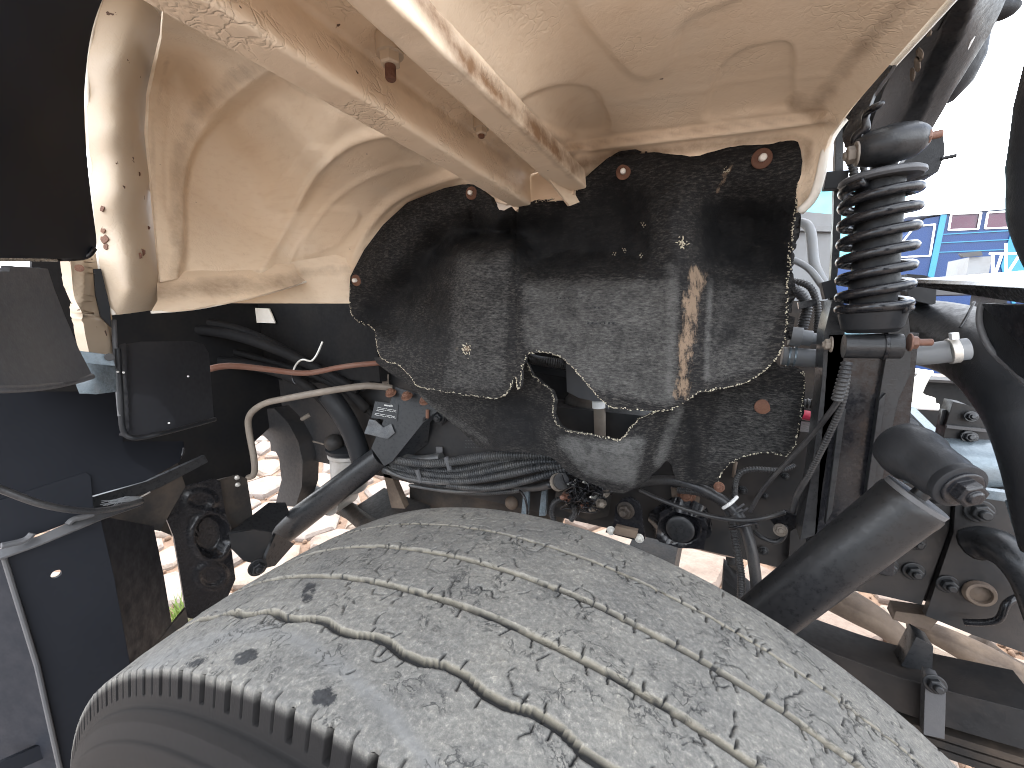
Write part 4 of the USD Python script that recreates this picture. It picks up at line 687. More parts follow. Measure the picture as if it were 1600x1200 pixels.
def pl_on(pts, lift=.0015): return [(a, b, 1 / dep(gp_(a, b, lift))) for a, b in tri_of(pts)[:3]]
stk = [(586, 627), (622, 632), (621, 658), (580, 653)]
lab = part('label_sticker', plate(stk, pl_on(stk, .0016), .001), 'sticker', stay, smooth=True, label='small black warning label with white print')
from meshkit import text_mesh
def text_at(txt, a, b, a2, b2, h, mat, parent, bold=False):
    P, Q = gp_(a, b, .0026), gp_(a2, b2, .0026); u = norm(Q - P); n = norm(np.cross(gp_(a, b) - gp_(580, 700), gp_(a, b) - gp_(700, 630))); n = n if n @ FW < 0 else -n; v = np.cross(n, u)
    t = text_mesh(txt, h, .0004, bold); s = np.linalg.norm(Q - P) / max(1e-6, np.ptp(t.vertices[:, 0])); V = P + t.vertices[:, :1] * s * u + t.vertices[:, 1:2] * v + t.vertices[:, 2:] * n
    return part('lettering', (V, t.faces), mat, parent, smooth=False)
text_at('Atenção', 600, 634, 614, 635.5, .0042, 'print_white', lab, True)
ln_ = []
for (x0, y0, x1, y1, ws) in ((590, 636.6, 620, 641.5, (5, 4, 1, 6, 4)), (589.5, 639, 620, 644, (1, 7, 2, 5, 2, 3)), (588, 641.5, 600, 643.5, (4, 5)), (586, 645.5, 618, 651, (5, 6, 1, 9)), (585.5, 648, 619, 653.5, (7, 6, 2, 5, 2, 4))):
    tot = sum(ws) + .8 * len(ws); u = 0
    for w in ws:
        a = (x0 + (x1 - x0) * u / tot, y0 + (y1 - y0) * u / tot); u += w; b = (x0 + (x1 - x0) * u / tot, y0 + (y1 - y0) * u / tot); u += .8
        ln_.append(bar(gp_(*a, .003), gp_(*b, .003), .0008, .0003, FW))
part('small_print', join(*ln_), 'print_white', lab, smooth=False, kind='stuff')
tp = [(578, 655), (588, 657), (600, 668), (612, 662), (618, 676), (606, 686), (594, 683), (570, 677)]
part('tape', surf(tp, pl_on(tp, .0016), 5, .001, rough=.006, rscale=90), 'tape', stay, smooth=True)
for a, b in ((611, 615), (636, 620), (664.5, 627)):
    part('bolt', bolt(Y(a, b, .548), (.1, -.55, .8), .0105, .1), 'rust', stay, smooth=25)
part('bolt', lathe([(.0045, 0), (.0045, .022)], Y(668, 640, .565), (0, -.1, -1), 12), 'rust', stay)
fp([(662, 640), (697, 640), (697, 658), (690, 664), (660, 662)], .592, 'black_frame', .006, 'lug', stay); part('bolt', bolt(Y(686, 652, .588), (.1, -1, 0), .012, .2), 'black_paint', stay, smooth=25)
fp([(600, 575), (650, 592), (760, 640), (790, 712), (640, 712), (605, 640)], .606, 'black_frame', .004, 'side_plate')
for a, b in ((686, 703),): fp([(a - 5, b - 5), (a + 5, b - 4), (a + 5, b + 8), (a - 4, b + 8)], .59, 'grey_plastic', .004, 'clip_plate')
tx = []
for y_ in (688, 693, 698):
    for x_ in np.arange(727, 756, 4.2): tx.append(bar(Y(x_, y_ - (x_ - 727) * .0, .6005), Y(x_ + 2.4, y_ + .5, .6005), .0022, .001, FW))
TP('stencil_mark', join(*tx), 'grey_plastic', smooth=False, kind='stuff')
# lower bracket of the brace
lb = TP('brace_foot', plate([(356, 832), (372, 822), (420, 785), (446, 785), (452, 800), (432, 820), (425, 832), (398, 826)], [cx(356, 832, -.93), cx(446, 785, -.97), cx(398, 826, -.92)], .008), 'black_paint', smooth=True)
part('foot_plate', plate([(358, 834), (398, 828), (424, 832), (430, 852), (412, 880), (408, 884), (380, 876), (362, 858)], [cx(358, 834, -.93), cx(424, 832, -.90), cx(408, 884, -.91)], .008), 'black_frame', lb, smooth=True)
part('foot_plate', plate([(431, 834), (460, 850), (430, 884), (413, 888), (416, 868)], [cx(431, 834, -.895), cx(460, 850, -.93), cx(413, 888, -.90)], .008), 'black_paint', lb, smooth=True)
part('bolt', bolt(X(402, 886, -.89), (1, -.3, 0), .016, .3), 'black_paint', lb, smooth=25)
# pressed step bracket with stamped rings
ob = [(252, 790), (272, 765), (335, 748), (344, 752), (352, 800), (362, 860), (368, 905), (352, 942), (348, 975), (292, 965), (282, 900), (272, 840)]
sb = TP('pressed_bracket', surf(ob, onx(ob, -.94), 5, .006, holes=(), ridges=[([(312 + 22 * math.cos(t), 783 + 14 * math.sin(t)) for t in np.linspace(0, 6.3, 30)], 3.5, .007), ([(330 + 29 * math.cos(t), 837 + 36 * math.sin(t)) for t in np.linspace(0, 6.3, 40)], 4, .009), ([(330 + 22 * math.cos(t), 900 + 18 * math.sin(t)) for t in np.linspace(0, 6.3, 30)], 3.5, .007)], plates=[([(330 + 24 * math.cos(t), 837 + 30 * math.sin(t)) for t in np.linspace(0, 6.3, 40)], 5, -.02)]), 'black_gloss', smooth=True)
fp2 = lambda name, pts, x, mat, th=.006, parent=None, **k: part(name, plate(pts, onx(pts, x), th), mat, parent or truck, smooth=True, **k)
fp2('flange', [(340, 750), (372, 742), (386, 748), (394, 800), (398, 842), (362, 858), (352, 800)], -.955, 'dirty_black', .006, sb)
for a, b in ((370, 746), (371, 757)): part('bolt', lathe([(.006, 0), (.006, .004), (.003, .006)], X(a, b, -.953), (1, -.3, 0), 10), 'zinc', sb)
fp2('back_plate', [(215, 790), (262, 772), (282, 800), (276, 840), (240, 825)], -1.0, 'dirty_black', .006, sb)

# ---------------------------------------------------------------- step and front corner, far left
st_ = [(4, 862), (156, 806), (178, 900), (206, 1052), (236, 1215), (96, 1215), (58, 1040)]
step = TP('cab_step', plate(st_, onx(st_, -.74), .006, holes=[[(88 + 9 * math.cos(t), 897 + 6 * math.sin(t) - 3 * math.cos(t)) for t in np.linspace(0, 6.28, 14)[:-1]], [(147 + 8 * math.cos(t), 1127 + 5 * math.sin(t) - 3 * math.cos(t)) for t in np.linspace(0, 6.28, 14)[:-1]]]), 'black_panel', smooth=True, label='black cab step panel with two round holes')
q_ = [(156, 806), (240, 822), (256, 900), (270, 985), (205, 1052)]
part('side_panel', plate(q_, [cx(156, 806, -.742), cx(240, 822, -.86), cx(205, 1052, -.742)], .005), 'black_panel', step, smooth=True)
q_ = [(-30, 872), (4, 862), (58, 1040), (96, 1215), (-30, 1215)]
part('side_panel', plate(q_, [cx(4, 862, -.741), cx(96, 1215, -.741), cx(-30, 1000, -.80)], .005), 'black_panel', step, smooth=True)
part('edge_bead', sweep(np.array([X(4, 864, -.735), X(58, 1040, -.735), X(97, 1215, -.735)]), .0032, 8), 'grey_plastic', step)
q_ = [(-30, 792), (60, 762), (134, 738), (142, 744), (146, 792), (152, 800), (-30, 868)]
part('upper_panel', plate(q_, onx(q_, -.748), .006), 'black_panel', step, smooth=True)
part('flange', surf([(-30, 868), (60, 838), (150, 798), (222, 776), (222, 790), (158, 812), (60, 852), (-30, 884)], [cx(-30, 868, -.735), cx(150, 798, -.735), cx(222, 776, -.80), cx(222, 790, -.79), cx(158, 812, -.72), cx(-30, 884, -.72)], 7, .004, rough=.002, rscale=20), 'grey_plastic', step, smooth=True)
for pts in ([(2, 853), (25, 848), (42, 842), (51, 833)], [(106, 819), (114, 812), (130, 808), (146, 803)]): part('weld_bead', sweep(spline(np.array([X(a, b, -.715) for a, b in pts]), 5), .0045, 8), 'grey_plastic', step)
part('inner_panel', plate([(150, 760), (275, 715), (290, 760), (250, 830), (156, 810)], onx([(150, 760), (275, 715), (250, 830)], -.9), .006), 'dirty_black', step, smooth=True)
part('inner_panel', plate([(262, 985), (290, 950), (300, 1000), (210, 1060)], onx([(262, 985), (300, 1000), (210, 1060)], -.75), .006), 'dirty_black', step, smooth=True)
part('lower_panel', plate([(-30, 1205), (60, 1165), (80, 1180), (0, 1215)], onx([(-30, 1205), (60, 1165), (0, 1215)], -.76), .006), 'black_panel', step, smooth=True)
part('lower_panel', plate([(170, 1180), (225, 1080), (235, 1215), (150, 1215)], onx([(170, 1180), (225, 1080), (150, 1215)], -.80), .006), 'black_panel', step, smooth=True)
lin_ = [(50, 385), (108, 385), (118, 500), (146, 575), (125, 612), (50, 612)]
TP('dark_gap_plate', plate(lin_, onx(lin_, -.68), .01), 'void_black', smooth=True)  # added near-black plate that darkens the gap between flap and pillar
rb_ = [(-30, 590), (130, 610), (188, 600), (192, 690), (286, 690), (287, 700), (280, 722), (225, 752), (140, 775), (-30, 800)]
lp = TP('lower_fairing', surf(rb_, [cx(-30, 590, -.72), cx(188, 600, -.76), cx(287, 700, -.79), cx(140, 775, -.755), cx(-30, 800, -.755), cx(286, 660, -.83)], 14, .006, rough=.003, rscale=8), 'black_panel', smooth=True)
edge([cx(287, 700, -.785), cx(279, 718, -.78), cx(225, 748, -.765), cx(190, 758, -.76)], 0, 'worn_edge', 'black_gloss', 2.5, lp)
TP('bracket_rail', plate([(140, 778), (230, 752), (320, 712), (325, 722), (250, 762), (150, 800)], onx([(140, 778), (320, 712), (150, 800)], -.82), .01), 'black_paint', smooth=True)
cb = TP('frayed_cable', sweep(spline(np.array([X(-20, 758, -.66), X(0, 764, -.66), X(50, 783, -.655), X(100, 795, -.655), X(155, 798, -.66), X(221, 783, -.68)]), 10), 5.2 * dep(X(100, 795, -.655)) / FOC, 12), 'hose', smooth=True, label='loose black cable with frayed end resting on the step')
for k in range(16):
    a = X(221 + rng.normal(0, .6), 782 + rng.uniform(-6, 5), -.68); part('strand', sweep(spline(np.array([X(150 + rng.uniform(0, 40), 790 + rng.uniform(-8, 2), -.675), X(195, 778 + rng.uniform(-3, 6), -.674), a]), 6), .0005, 5), 'grey_hose', cb)
part('core_wire', sweep(np.array([X(219, 777, -.68), X(234, 769, -.69)]), .0012, 6), 'zinc', cb)
cp = [(-30, -30), (172, -30), (158, 0), (142, 50), (134, 110), (131, 170), (134, 240), (141, 310), (149, 370), (148, 388), (138, 400), (118, 404), (-30, 402)]
cp_s = [tuple(p) for p in np.vstack([[(-30, -30)], curve(cp[1:-1], False, 5), [(-30, 402)]])]
cpan = TP('corner_panel', surf(cp_s, [cx(-30, -30, -.36), cx(150, 0, -.50), cx(100, 200, -.47), cx(131, 170, -.505), cx(-30, 200, -.36), cx(149, 370, -.52), cx(118, 400, -.50), cx(-30, 402, -.36), cx(40, 200, -.40)], 8, .012, rough=.002, rscale=6), 'navy_black', smooth=True, label='smooth black corner panel at the upper left')
edge([cx(-30, 403, -.362), cx(60, 404, -.43), cx(118, 403.5, -.502), cx(138, 399, -.512), cx(147, 388, -.518)], 0, 'lower_edge', 'black_gloss', 3, cpan)
pil = [(108, 398), (165, 395), (172, 470), (180, 560), (182, 580), (134, 572), (122, 520), (113, 450)]
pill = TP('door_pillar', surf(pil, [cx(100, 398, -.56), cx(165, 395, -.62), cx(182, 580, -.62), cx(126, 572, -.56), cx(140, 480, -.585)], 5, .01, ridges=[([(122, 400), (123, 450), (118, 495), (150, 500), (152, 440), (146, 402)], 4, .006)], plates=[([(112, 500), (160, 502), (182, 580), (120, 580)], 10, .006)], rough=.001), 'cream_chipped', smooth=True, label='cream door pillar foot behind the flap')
part('seal', plate([(147, 420), (158, 420), (172, 480), (174, 512), (158, 495), (150, 460)], onx([(147, 420), (158, 420), (174, 512)], -.575), .004), 'black_plastic', pill, smooth=True)
part('hole', lathe([(.0045, 0), (.0045, .001)], X(124, 419, -.555), (1, -.3, 0), 12), 'rust', pill)
part('trim_strip', surf([(124, 548), (176, 555), (180, 572), (130, 567)], onx([(124, 548), (176, 555), (130, 567)], -.555), 8, .006), 'steel_blue', pill, smooth=True)
part('hole', lathe([(.005, 0), (.005, .001)], X(171, 558, -.55), (1, -.3, 0), 12), 'black_paint', pill)
part('cover', surf([(112, 585), (132, 567), (181, 572), (182, 612), (150, 616), (124, 615)], [cx(112, 585, -.545), cx(181, 572, -.57), cx(124, 615, -.55), cx(150, 595, -.54), cx(182, 612, -.57)], 6, .006), 'steel_blue', pill, smooth=True)
fl = [(-30, 424), (14, 424), (16, 416), (74, 420), (84, 452), (100, 492), (122, 545), (143, 586), (141, 590), (110, 597), (60, 605), (0, 608), (-30, 607)]
flp = TP('rubber_flap', surf(fl, [cx(-30, 424, -.36), cx(74, 420, -.42), cx(143, 586, -.45), cx(60, 605, -.385), cx(-30, 607, -.335), cx(30, 500, -.395), cx(60, 570, -.40)], 8, .006, rough=.001), 'grey_plastic', smooth=True, label='dark grey rubber flap below the corner panel')
edge([cx(143, 588, -.449), cx(110, 597, -.425), cx(60, 605.5, -.385), cx(0, 608.5, -.355), cx(-30, 608, -.335)], 0, 'hem', 'grey_plastic', 3.2, flp)
bx_ = [(178, 500), (182, 540), (220, 534), (300, 533), (318, 538), (326, 552), (330, 600), (334, 655), (300, 664), (240, 680), (214, 685), (198, 683), (190, 672), (184, 600)]
box_ = TP('plastic_cover', surf(bx_, [cx(184, 545, -.60), cx(300, 535, -.66), cx(330, 655, -.65), cx(214, 684, -.59), cx(250, 610, -.60), cx(190, 600, -.585), cx(326, 560, -.68), cx(178, 500, -.62)], 7, .01, plates=[([(188, 500), (184, 545), (192, 680), (200, 680), (196, 545)], 5, .006)], rough=.0005), 'box_black', smooth=True, label='black plastic cover with rounded corners')
edge([cx(184, 545, -.588), cx(189, 640, -.575), cx(194, 676, -.575), cx(206, 684, -.575), cx(240, 680, -.58), cx(300, 665, -.60), cx(336, 655, -.63)], 0, 'rim', 'black_plastic', 3.5, box_)
for a, b in ((184, 581), (226, 612), (294, 588), (264, 661), (193, 582)): part('scuff', trimesh.creation.icosphere(1, .0016).apply_translation(X(a, b, -.572 if a < 200 else -.598)), 'print_white', box_)
edge([cx(178, 500, -.60), cx(181, 560, -.588), cx(188, 650, -.578)], 0, 'side_edge', 'grey_plastic', 3.0, box_)

# ---------------------------------------------------------------- dark space below the front bay: hoses, pipes, arm
TP('gap_light_panel', plate([(372, 480), (420, 482), (430, 505), (378, 504)], ony([(372, 480), (420, 482), (378, 504)], .55), .004), 'cream_edge', smooth=True)  # pale plate painted in for the daylight seen through a gap
fp([(486, 500), (534, 503), (552, 560), (580, 600), (566, 612), (540, 590), (500, 530)], .575, 'black_paint', .008, 'support_bracket')
fp([(552, 490), (562, 500), (566, 570), (552, 560)], .57, 'grey_plastic', .006, 'support_bracket')
for pts, r in (([(150, 540, .25), (300, 515, .38), (430, 545, .47), (520, 590, .54), (575, 640, .57)], 15), ([(140, 520, .25), (330, 505, .42), (450, 550, .5), (560, 610, .56)], 13), ([(320, 560, .42), (430, 580, .48), (500, 620, .52), (560, 700, .57)], 15), ([(330, 540, .45), (440, 570, .52), (560, 625, .57), (610, 690, .585)], 9), ([(480, 600, .53), (540, 650, .56), (570, 700, .58)], 8)):
    TP('air_hose', tube_px(pts, r * .55), 'void_black', smooth=True)
TP('thick_hose', tube_px([(512, 615, .52), (530, 640, .53), (552, 680, .55), (565, 720, .56)], 17), 'black_plastic', smooth=True)
TP('brake_pipe', tube_px([(326, 577, .22), (352, 572, .25), (400, 575, .31), (440, 580, .36), (480, 583, .41), (520, 576, .46), (560, 570, .5), (596, 567, .54)], 4.4), 'rusty_pipe', smooth=True, label='thin rusty brake pipe')
TP('coolant_pipe', tube_px([(388, 746, .42), (396, 742, .42), (398, 728, .42), (394, 700, .42), (388, 664, .42), (392, 646, .42), (410, 632, .43), (440, 624, .43), (500, 613, .45), (560, 604, .50), (580, 603, .52), (612, 606, .56)], 5.2), 'dusty_pipe', smooth=True, label='bent grey brown pipe')
fp([(596, 585), (606, 585), (606, 606), (598, 608)], .588, 'dusty_pipe', .004, 'pipe_clip')
TP('cable_tie', tube_px([(458, 580, .47), (464, 568, .47), (476, 562, .47), (486, 564, .48), (504, 534, .5)], 1.6), 'zinc', smooth=True)
TP('cable_tie', tube_px([(458, 580, .47), (457, 592, .47), (462, 600, .47)], 1.6), 'black_gloss', smooth=True)
arm_ = [(405, 640), (428, 638), (450, 660), (466, 690), (473, 720), (472, 760), (462, 792), (430, 790), (440, 750), (436, 715), (422, 690), (400, 670)]
TP('steering_arm', surf(arm_, ony(arm_, .55), 7, .06, rough=.001), 'black_frame', smooth=True, label='curved dark steering arm')
TP('linkage_plate', plate([(445, 660), (520, 620), (570, 690), (520, 720), (470, 700)], ony([(445, 660), (520, 620), (520, 720)], .72), .01), 'brown_dirt', smooth=True)
TP('link_rod', sweep(px3([(448, 669, .6), (484, 648, .6)]), .0075, 10), 'dusty_pipe', smooth=True); TP('link_rod', sweep(px3([(460, 682, .6), (506, 694, .6)]), .003, 8), 'dusty_pipe', smooth=True)
TP('ball_joint', join(*[(trimesh.creation.icosphere(3, r * dep(Y(a, b, .58)) / FOC).apply_translation(Y(a, b, .58))) for a, b, r in ((522, 692, 14),)]), 'dirty_black', smooth=True)
q_ = Y(545, 722, .62); TP('fluid_reservoir', lathe([(.0, -.09), (.05, -.09), (.056, -.08), (.056, .02), (.062, .024), (.062, .034), (.05, .04), (.02, .045), (.018, .06), (0, .06)], q_, (0.05, 0, 1), 28), 'alloy', smooth=35, label='pale alloy reservoir behind the brace')
q_ = Y(545, 718, .62); TP('reservoir_lid', lathe([(.0, .0), (.064, .0), (.066, .012), (.05, .022), (0, .024)], q_ + [0, 0, .03], (0.05, 0, 1), 28), 'black_plastic', smooth=35)
q_ = Y(531, 778, .58); cyl_ = TP('steering_cylinder', lathe([(.02, -.05), (.034, -.05), (.034, .06), (.02, .06)], q_, (.3, -1, .1), 22), 'alloy', smooth=35); part('bolt', bolt(q_ + norm([.3, -1, .1]) * .06, (.3, -1, .1), .011, .3), 'dirty_black', cyl_, smooth=25)
TP('steering_link', sweep(px3([(470, 760, .66), (550, 800, .6), (600, 840, .5)]), .026, 14), 'dirty_black', smooth=True)
TP('engine_mount', plate([(558, 790), (600, 762), (672, 790), (670, 800), (600, 812), (572, 812)], [cy(558, 790, .6), cy(672, 790, .62), cy(600, 812, .55)], .02), 'black_frame', smooth=True)
TP('engine_mount', plate([(598, 735), (612, 745), (635, 800), (612, 796)], ony([(598, 735), (635, 800), (612, 796)], .6), .02), 'brown_dirt', smooth=True)
TP('spring_hanger', plate([(640, 760), (860, 760), (880, 810), (860, 860), (640, 830)], ony([(640, 760), (860, 760), (860, 860)], .66), .02), 'dirty_black', smooth=True)

# ---------------------------------------------------------------- bundle of corrugated hoses along the frame
bund = holder('hose_bundle', truck, label='bundle of corrugated black hoses along the frame')
for k_, (pts, r, cor) in enumerate((([(598, 716, .565), (640, 722, .555), (680, 724, .55), (740, 716, .545), (800, 711, .545), (875, 714, .56)], 8.5, 1), ([(604, 722, .56), (660, 735, .545), (720, 734, .54), (790, 720, .54), (872, 718, .55)], 8, 1), ([(640, 735, .55), (700, 744, .54), (760, 736, .535), (830, 722, .54), (885, 722, .55)], 8, 1), ([(600, 735, .565), (660, 748, .55), (720, 752, .54), (790, 742, .535), (850, 730, .54), (890, 727, .55)], 7, 1), ([(640, 750, .56), (720, 762, .55), (790, 756, .54), (860, 742, .54), (892, 737, .55)], 6.5, 1), ([(690, 766, .56), (750, 770, .55), (820, 764, .545), (875, 752, .55)], 5.5, 1),
                    ([(586, 722, .55), (620, 742, .54), (680, 754, .53), (740, 752, .53), (800, 742, .53)], 3.2, 0), ([(640, 758, .55), (720, 768, .54), (800, 758, .53), (860, 744, .53), (900, 738, .535)], 3.2, 0), ([(596, 726, .57), (650, 741, .555), (720, 743, .547), (790, 730, .545), (880, 722, .555)], 7.5, 1), ([(700, 758, .545), (760, 763, .54), (820, 752, .535), (884, 733, .545)], 6.5, 1), ([(630, 714, .57), (650, 720, .565), (690, 716, .57)], 9, 0))):
    part('corrugated_hose' if cor else 'cable', corr_px([(a, b, c + .012 * ((k_ * 2) % 3 - 1)) for a, b, c in pts], r * .84, .0062, .3) if cor else tube_px(pts, r), 'hose_grey', bund, smooth=30)
for a, b in ((655, 742), (700, 722)): part('strap', sweep(px3([(a - 3, b - 8, .53), (a + 3, b + 12, .53)]), .006, 8), 'grey_plastic', bund, smooth=False)
# valve with knotted wires
valve = TP('valve_body', surf([(870, 760), (900, 750), (940, 752), (955, 775), (950, 805), (920, 812), (890, 800), (868, 790)], [cy(870, 760, .56), cy(955, 775, .56), cy(920, 812, .55), cy(910, 780, .535)], 6, .05, rough=.006, rscale=40), 'dirty_black', smooth=True, label='valve covered by a tangle of wires')
ms = []
for k in range(70):
    a, b = rng.uniform(888, 938), rng.uniform(752, 792); P = [Y(a + rng.normal(0, 9), b + rng.normal(0, 8), rng.uniform(.49, .535)) for _ in range(4)]; ms.append(sweep(spline(P, 5), rng.uniform(.0008, .002), 6))
part('tangled_wires', join(*ms), 'black_gloss', valve, smooth=True, kind='stuff')
for a, b, r, m in ((876, 753, 9, 'hose'), (886, 777, 7, 'rusty_pipe'), (938, 786, 8, 'dusty_pipe'), (930, 776, 4, 'zinc'), (912, 790, 4, 'rusty_pipe'), (925, 795, 5, 'dusty_pipe'), (896, 756, 4, 'zinc'), (944, 772, 6, 'dusty_pipe'), (920, 753, 4, 'zinc')):
    p = Y(a, b, .515); k = r * dep(p) / FOC; part('fitting', join(lathe([(k, -.012), (k, .004), (k * .8, .006)], p, (rng.normal(0, .4), -1, rng.normal(0, .5)), hexa=True), lathe([(k * .6, 0), (k * .62, .014), (k * .4, .018)], p, (rng.normal(0, .3), -1, .3), 14)), m, valve, smooth=25)
ring_ = TP('air_fitting', sweep(px3([(872, 754, .51), (878, 752, .50)]), 13 * dep(Y(875, 753, .5)) / FOC, 18), 'hose', smooth=40)
part('collar', sweep(px3([(874, 753, .503), (871, 754, .507)]), 14 * dep(Y(875, 753, .5)) / FOC, 18), 'dusty_pipe', ring_, smooth=40)
TP('hose_end', tube_px([(800, 760, .55), (835, 762, .54), (862, 757, .52)], 6), 'hose', smooth=True)
TP('coiled_hose', corr_px([(866, 815, .53), (862, 800, .53), (866, 786, .53), (878, 780, .53), (892, 786, .53), (898, 800, .53), (892, 812, .53)], 5), 'hose', smooth=30)
for a in (822, 850): fp([(a - 4, 768), (a + 4, 766), (a + 2, 806), (a - 8, 806)], .575, 'steel_blue', .01, 'support_strip')
TP('breather_wire', tube_px([(812, 766, .54), (820, 778, .53), (824, 800, .53), (822, 815, .53)], 1.8), 'black_gloss', smooth=True)
TP('gear_linkage', join(*[(trimesh.creation.icosphere(2, r * .0011).apply_translation(Y(a, b, .6))) for a, b, r in ((800, 785, 16),)]), 'brown_dirt', smooth=True)
bk = fp([(958, 820), (962, 790), (972, 780), (985, 778), (998, 786), (1003, 800), (1004, 818), (1008, 842), (1000, 846), (946, 832), (948, 826)], .52, 'black_gloss', .006, 'pivot_bracket')
fp([(962, 822), (996, 830), (994, 842), (958, 834)], .50, 'brown_dirt', .01, 'pad', bk); p = Y(978, 797, .516); part('bolt', bolt(p, (-.1, -1, .1), .012, .8), 'dirty_black', bk, smooth=25)
for a, b in ((955, 829), (999, 841)): part('bolt', bolt(Y(a, b, .505), (0, -1, .4), .006, .2), 'zinc', bk, smooth=25)
mt = [(1025, 840), (1032, 800), (1042, 796), (1100, 812), (1106, 822), (1100, 858), (1060, 856), (1030, 846)]
mtp = TP('rubber_mount', surf(mt, ony(mt, .56), 6, .03, plates=[([(1062 + 30 * math.cos(t), 826 + 22 * math.sin(t)) for t in np.linspace(0, 6.3, 24)], 5, -.012)], rough=.001), 'black_gloss', smooth=True)
p = Y(1063, 826, .562); part('cap', lathe([(.026, -.004), (.026, .004), (.02, .008), (.006, .008), (.005, .013), (.001, .013)], p, (0, -1, .1), 26), 'black_paint', mtp)
fp([(1048, 762), (1094, 772), (1092, 790), (1050, 782)], .588, 'brown_dirt', .006, 'lug_plate'); TP('rusty_bolt', bolt(Y(1073, 772, .583), (0, -1, .1), .012, .2), 'rust', smooth=25)

# hoses and cables between felt and suspension post
TP('air_line', tube_px([(990, 757, .53), (1030, 750, .51), (1070, 754, .50), (1110, 770, .49), (1140, 790, .48), (1162, 820, .47), (1176, 870, .46), (1182, 920, .46), (1183, 965, .46)], 8.5, 10), 'grey_hose' if False else 'hose', smooth=True, label='shiny black air line curving down behind the tyre')
TP('corrugated_hose', corr_px([(1060, 766, .54), (1100, 772, .52), (1128, 788, .50), (1142, 812, .49), (1150, 850, .48), (1158, 900, .47), (1156, 950, .47)], 6), 'hose', smooth=30)
TP('corrugated_hose', corr_px([(1240, 728, .53), (1215, 735, .51), (1180, 733, .5), (1158, 738, .5), (1150, 752, .5), (1148, 780, .49)], 5), 'hose', smooth=30)
TP('cable', tube_px([(1000, 766, .5), (1040, 784, .48), (1100, 804, .47), (1160, 813, .46), (1200, 808, .46), (1226, 800, .47)], 3.6), 'hose', smooth=True)
tz = TP('zip_tie', tube_px([(1130, 794, .475), (1142, 786, .465), (1152, 776, .475)], 3), 'print_white', smooth=True)
TP('zip_tie', tube_px([(1140, 826, .46), (1160, 822, .45), (1180, 818, .46), (1183, 824, .465)], 2.6), 'black_gloss', smooth=True)
for a, b in ((1158, 790), (1164, 796), (1155, 798)): TP('zip_tie', tube_px([(a - 8, b + 6, .47), (a + 4, b - 2, .46)], 2), 'grey_plastic', smooth=True)
TP('cable', tube_px([(1172, 800, .46), (1190, 768, .45), (1230, 722, .42), (1270, 678, .38), (1300, 640, .34), (1312, 622, .33)], 4.4), 'hose', smooth=True)
TP('corrugated_hose', corr_px([(1308, 624, .325), (1316, 595, .32), (1324, 565, .32)], 10.5, pitch=.0046, depth=.2), 'hose', smooth=30)
TP('corrugated_hose', corr_px([(1325, 570, .335), (1318, 620, .335), (1304, 660, .35), (1285, 700, .37), (1262, 745, .40)], 6.5), 'hose', smooth=30)
TP('cable', tube_px([(1262, 745, .40), (1245, 775, .42), (1238, 800, .43)], 5.5), 'hose', smooth=True)
TP('pipe_loop', tube_px([(1178, 830, .5), (1195, 842, .49), (1215, 846, .49), (1226, 834, .49), (1226, 822, .49)], 4), 'black_paint', smooth=True)
TP('cable_bracket', surf([(1200, 808), (1225, 798), (1250, 806), (1246, 822), (1230, 828), (1210, 820)], ony([(1200, 808), (1250, 806), (1230, 828)], .5), 6, .006, rough=.002), 'black_gloss', smooth=True)
TP('brass_fitting', bolt(Y(1219, 828, .485), (0, -1, .3), .007, .4), 'dusty_pipe', smooth=25)
TP('frame_hook', bolt(Y(1124, 761, .47), (-.3, -1, .3), .006, .4), 'rust', smooth=25)
TP('support_leg', plate([(1134, 882), (1158, 886), (1158, 960), (1134, 950)], ony([(1134, 882), (1158, 886), (1158, 960)], .62), .03), 'dirty_black', smooth=True)
TP('bracket_edge', tube_px([(1146, 745, .53), (1148, 730, .53), (1150, 722, .535)], 3), 'brown_dirt', smooth=True)
# ---------------------------------------------------------------- cab rear suspension
post = TP('suspension_post', join(bar(Y(1352, 520, .44), Y(1322, 870, .44) , .085, .06, (0, 1, 0))), 'black_gloss', smooth=False, label='black upright post carrying the cab suspension')
def strip(pts, x_or_y, th, name, mat='black_paint', **k): return part(name, plate(pts, ony(pts, x_or_y), th), mat, post, smooth=True, **k)
strip([(1300, 470), (1318, 462), (1320, 520), (1316, 600), (1300, 660), (1285, 760), (1276, 835), (1250, 845), (1268, 740), (1284, 600), (1288, 520)], .41, .05, 'side_plate')
strip([(1404, 452), (1412, 470), (1420, 500), (1424, 540), (1422, 585), (1404, 625), (1396, 660), (1384, 720), (1372, 790), (1352, 790), (1364, 700), (1374, 620), (1384, 560), (1386, 520)], .40, .05, 'side_plate')
strip([(1312, 640), (1322, 640), (1300, 800), (1290, 820)], .395, .01, 'rib'); strip([(1374, 625), (1384, 615), (1364, 780), (1352, 785)], .395, .012, 'rib')
S0, S1 = Y(1376, 278, .36), Y(1362, 500, .36); ax = norm(S1 - S0); SL = np.linalg.norm(S1 - S0); sc = .77 * dep(Y(1370, 390, .36)) / FOC
Rs = 57 * sc; b_, c_, a_ = frame_of(ax)
turns = 7.8; tt = np.linspace(0, turns * 2 * np.pi, 420); hh = np.interp(tt / (2 * np.pi), [0, 1, turns - 1, turns], [.006, .021, SL * .90, SL * .925])
rr_ = Rs * np.interp(tt / (2 * np.pi), [0, .6, turns], [1.0, 1.0, .94])
coil = np.array([S0 + ax * h + r * (math.cos(t + .6) * b_ + math.sin(t + .6) * c_) for t, h, r in zip(tt, hh, rr_)])
spr = TP('coil_spring', sweep(coil, 10.2 * sc, 12), 'black_gloss', smooth=True, label='glossy black coil spring of the cab suspension')
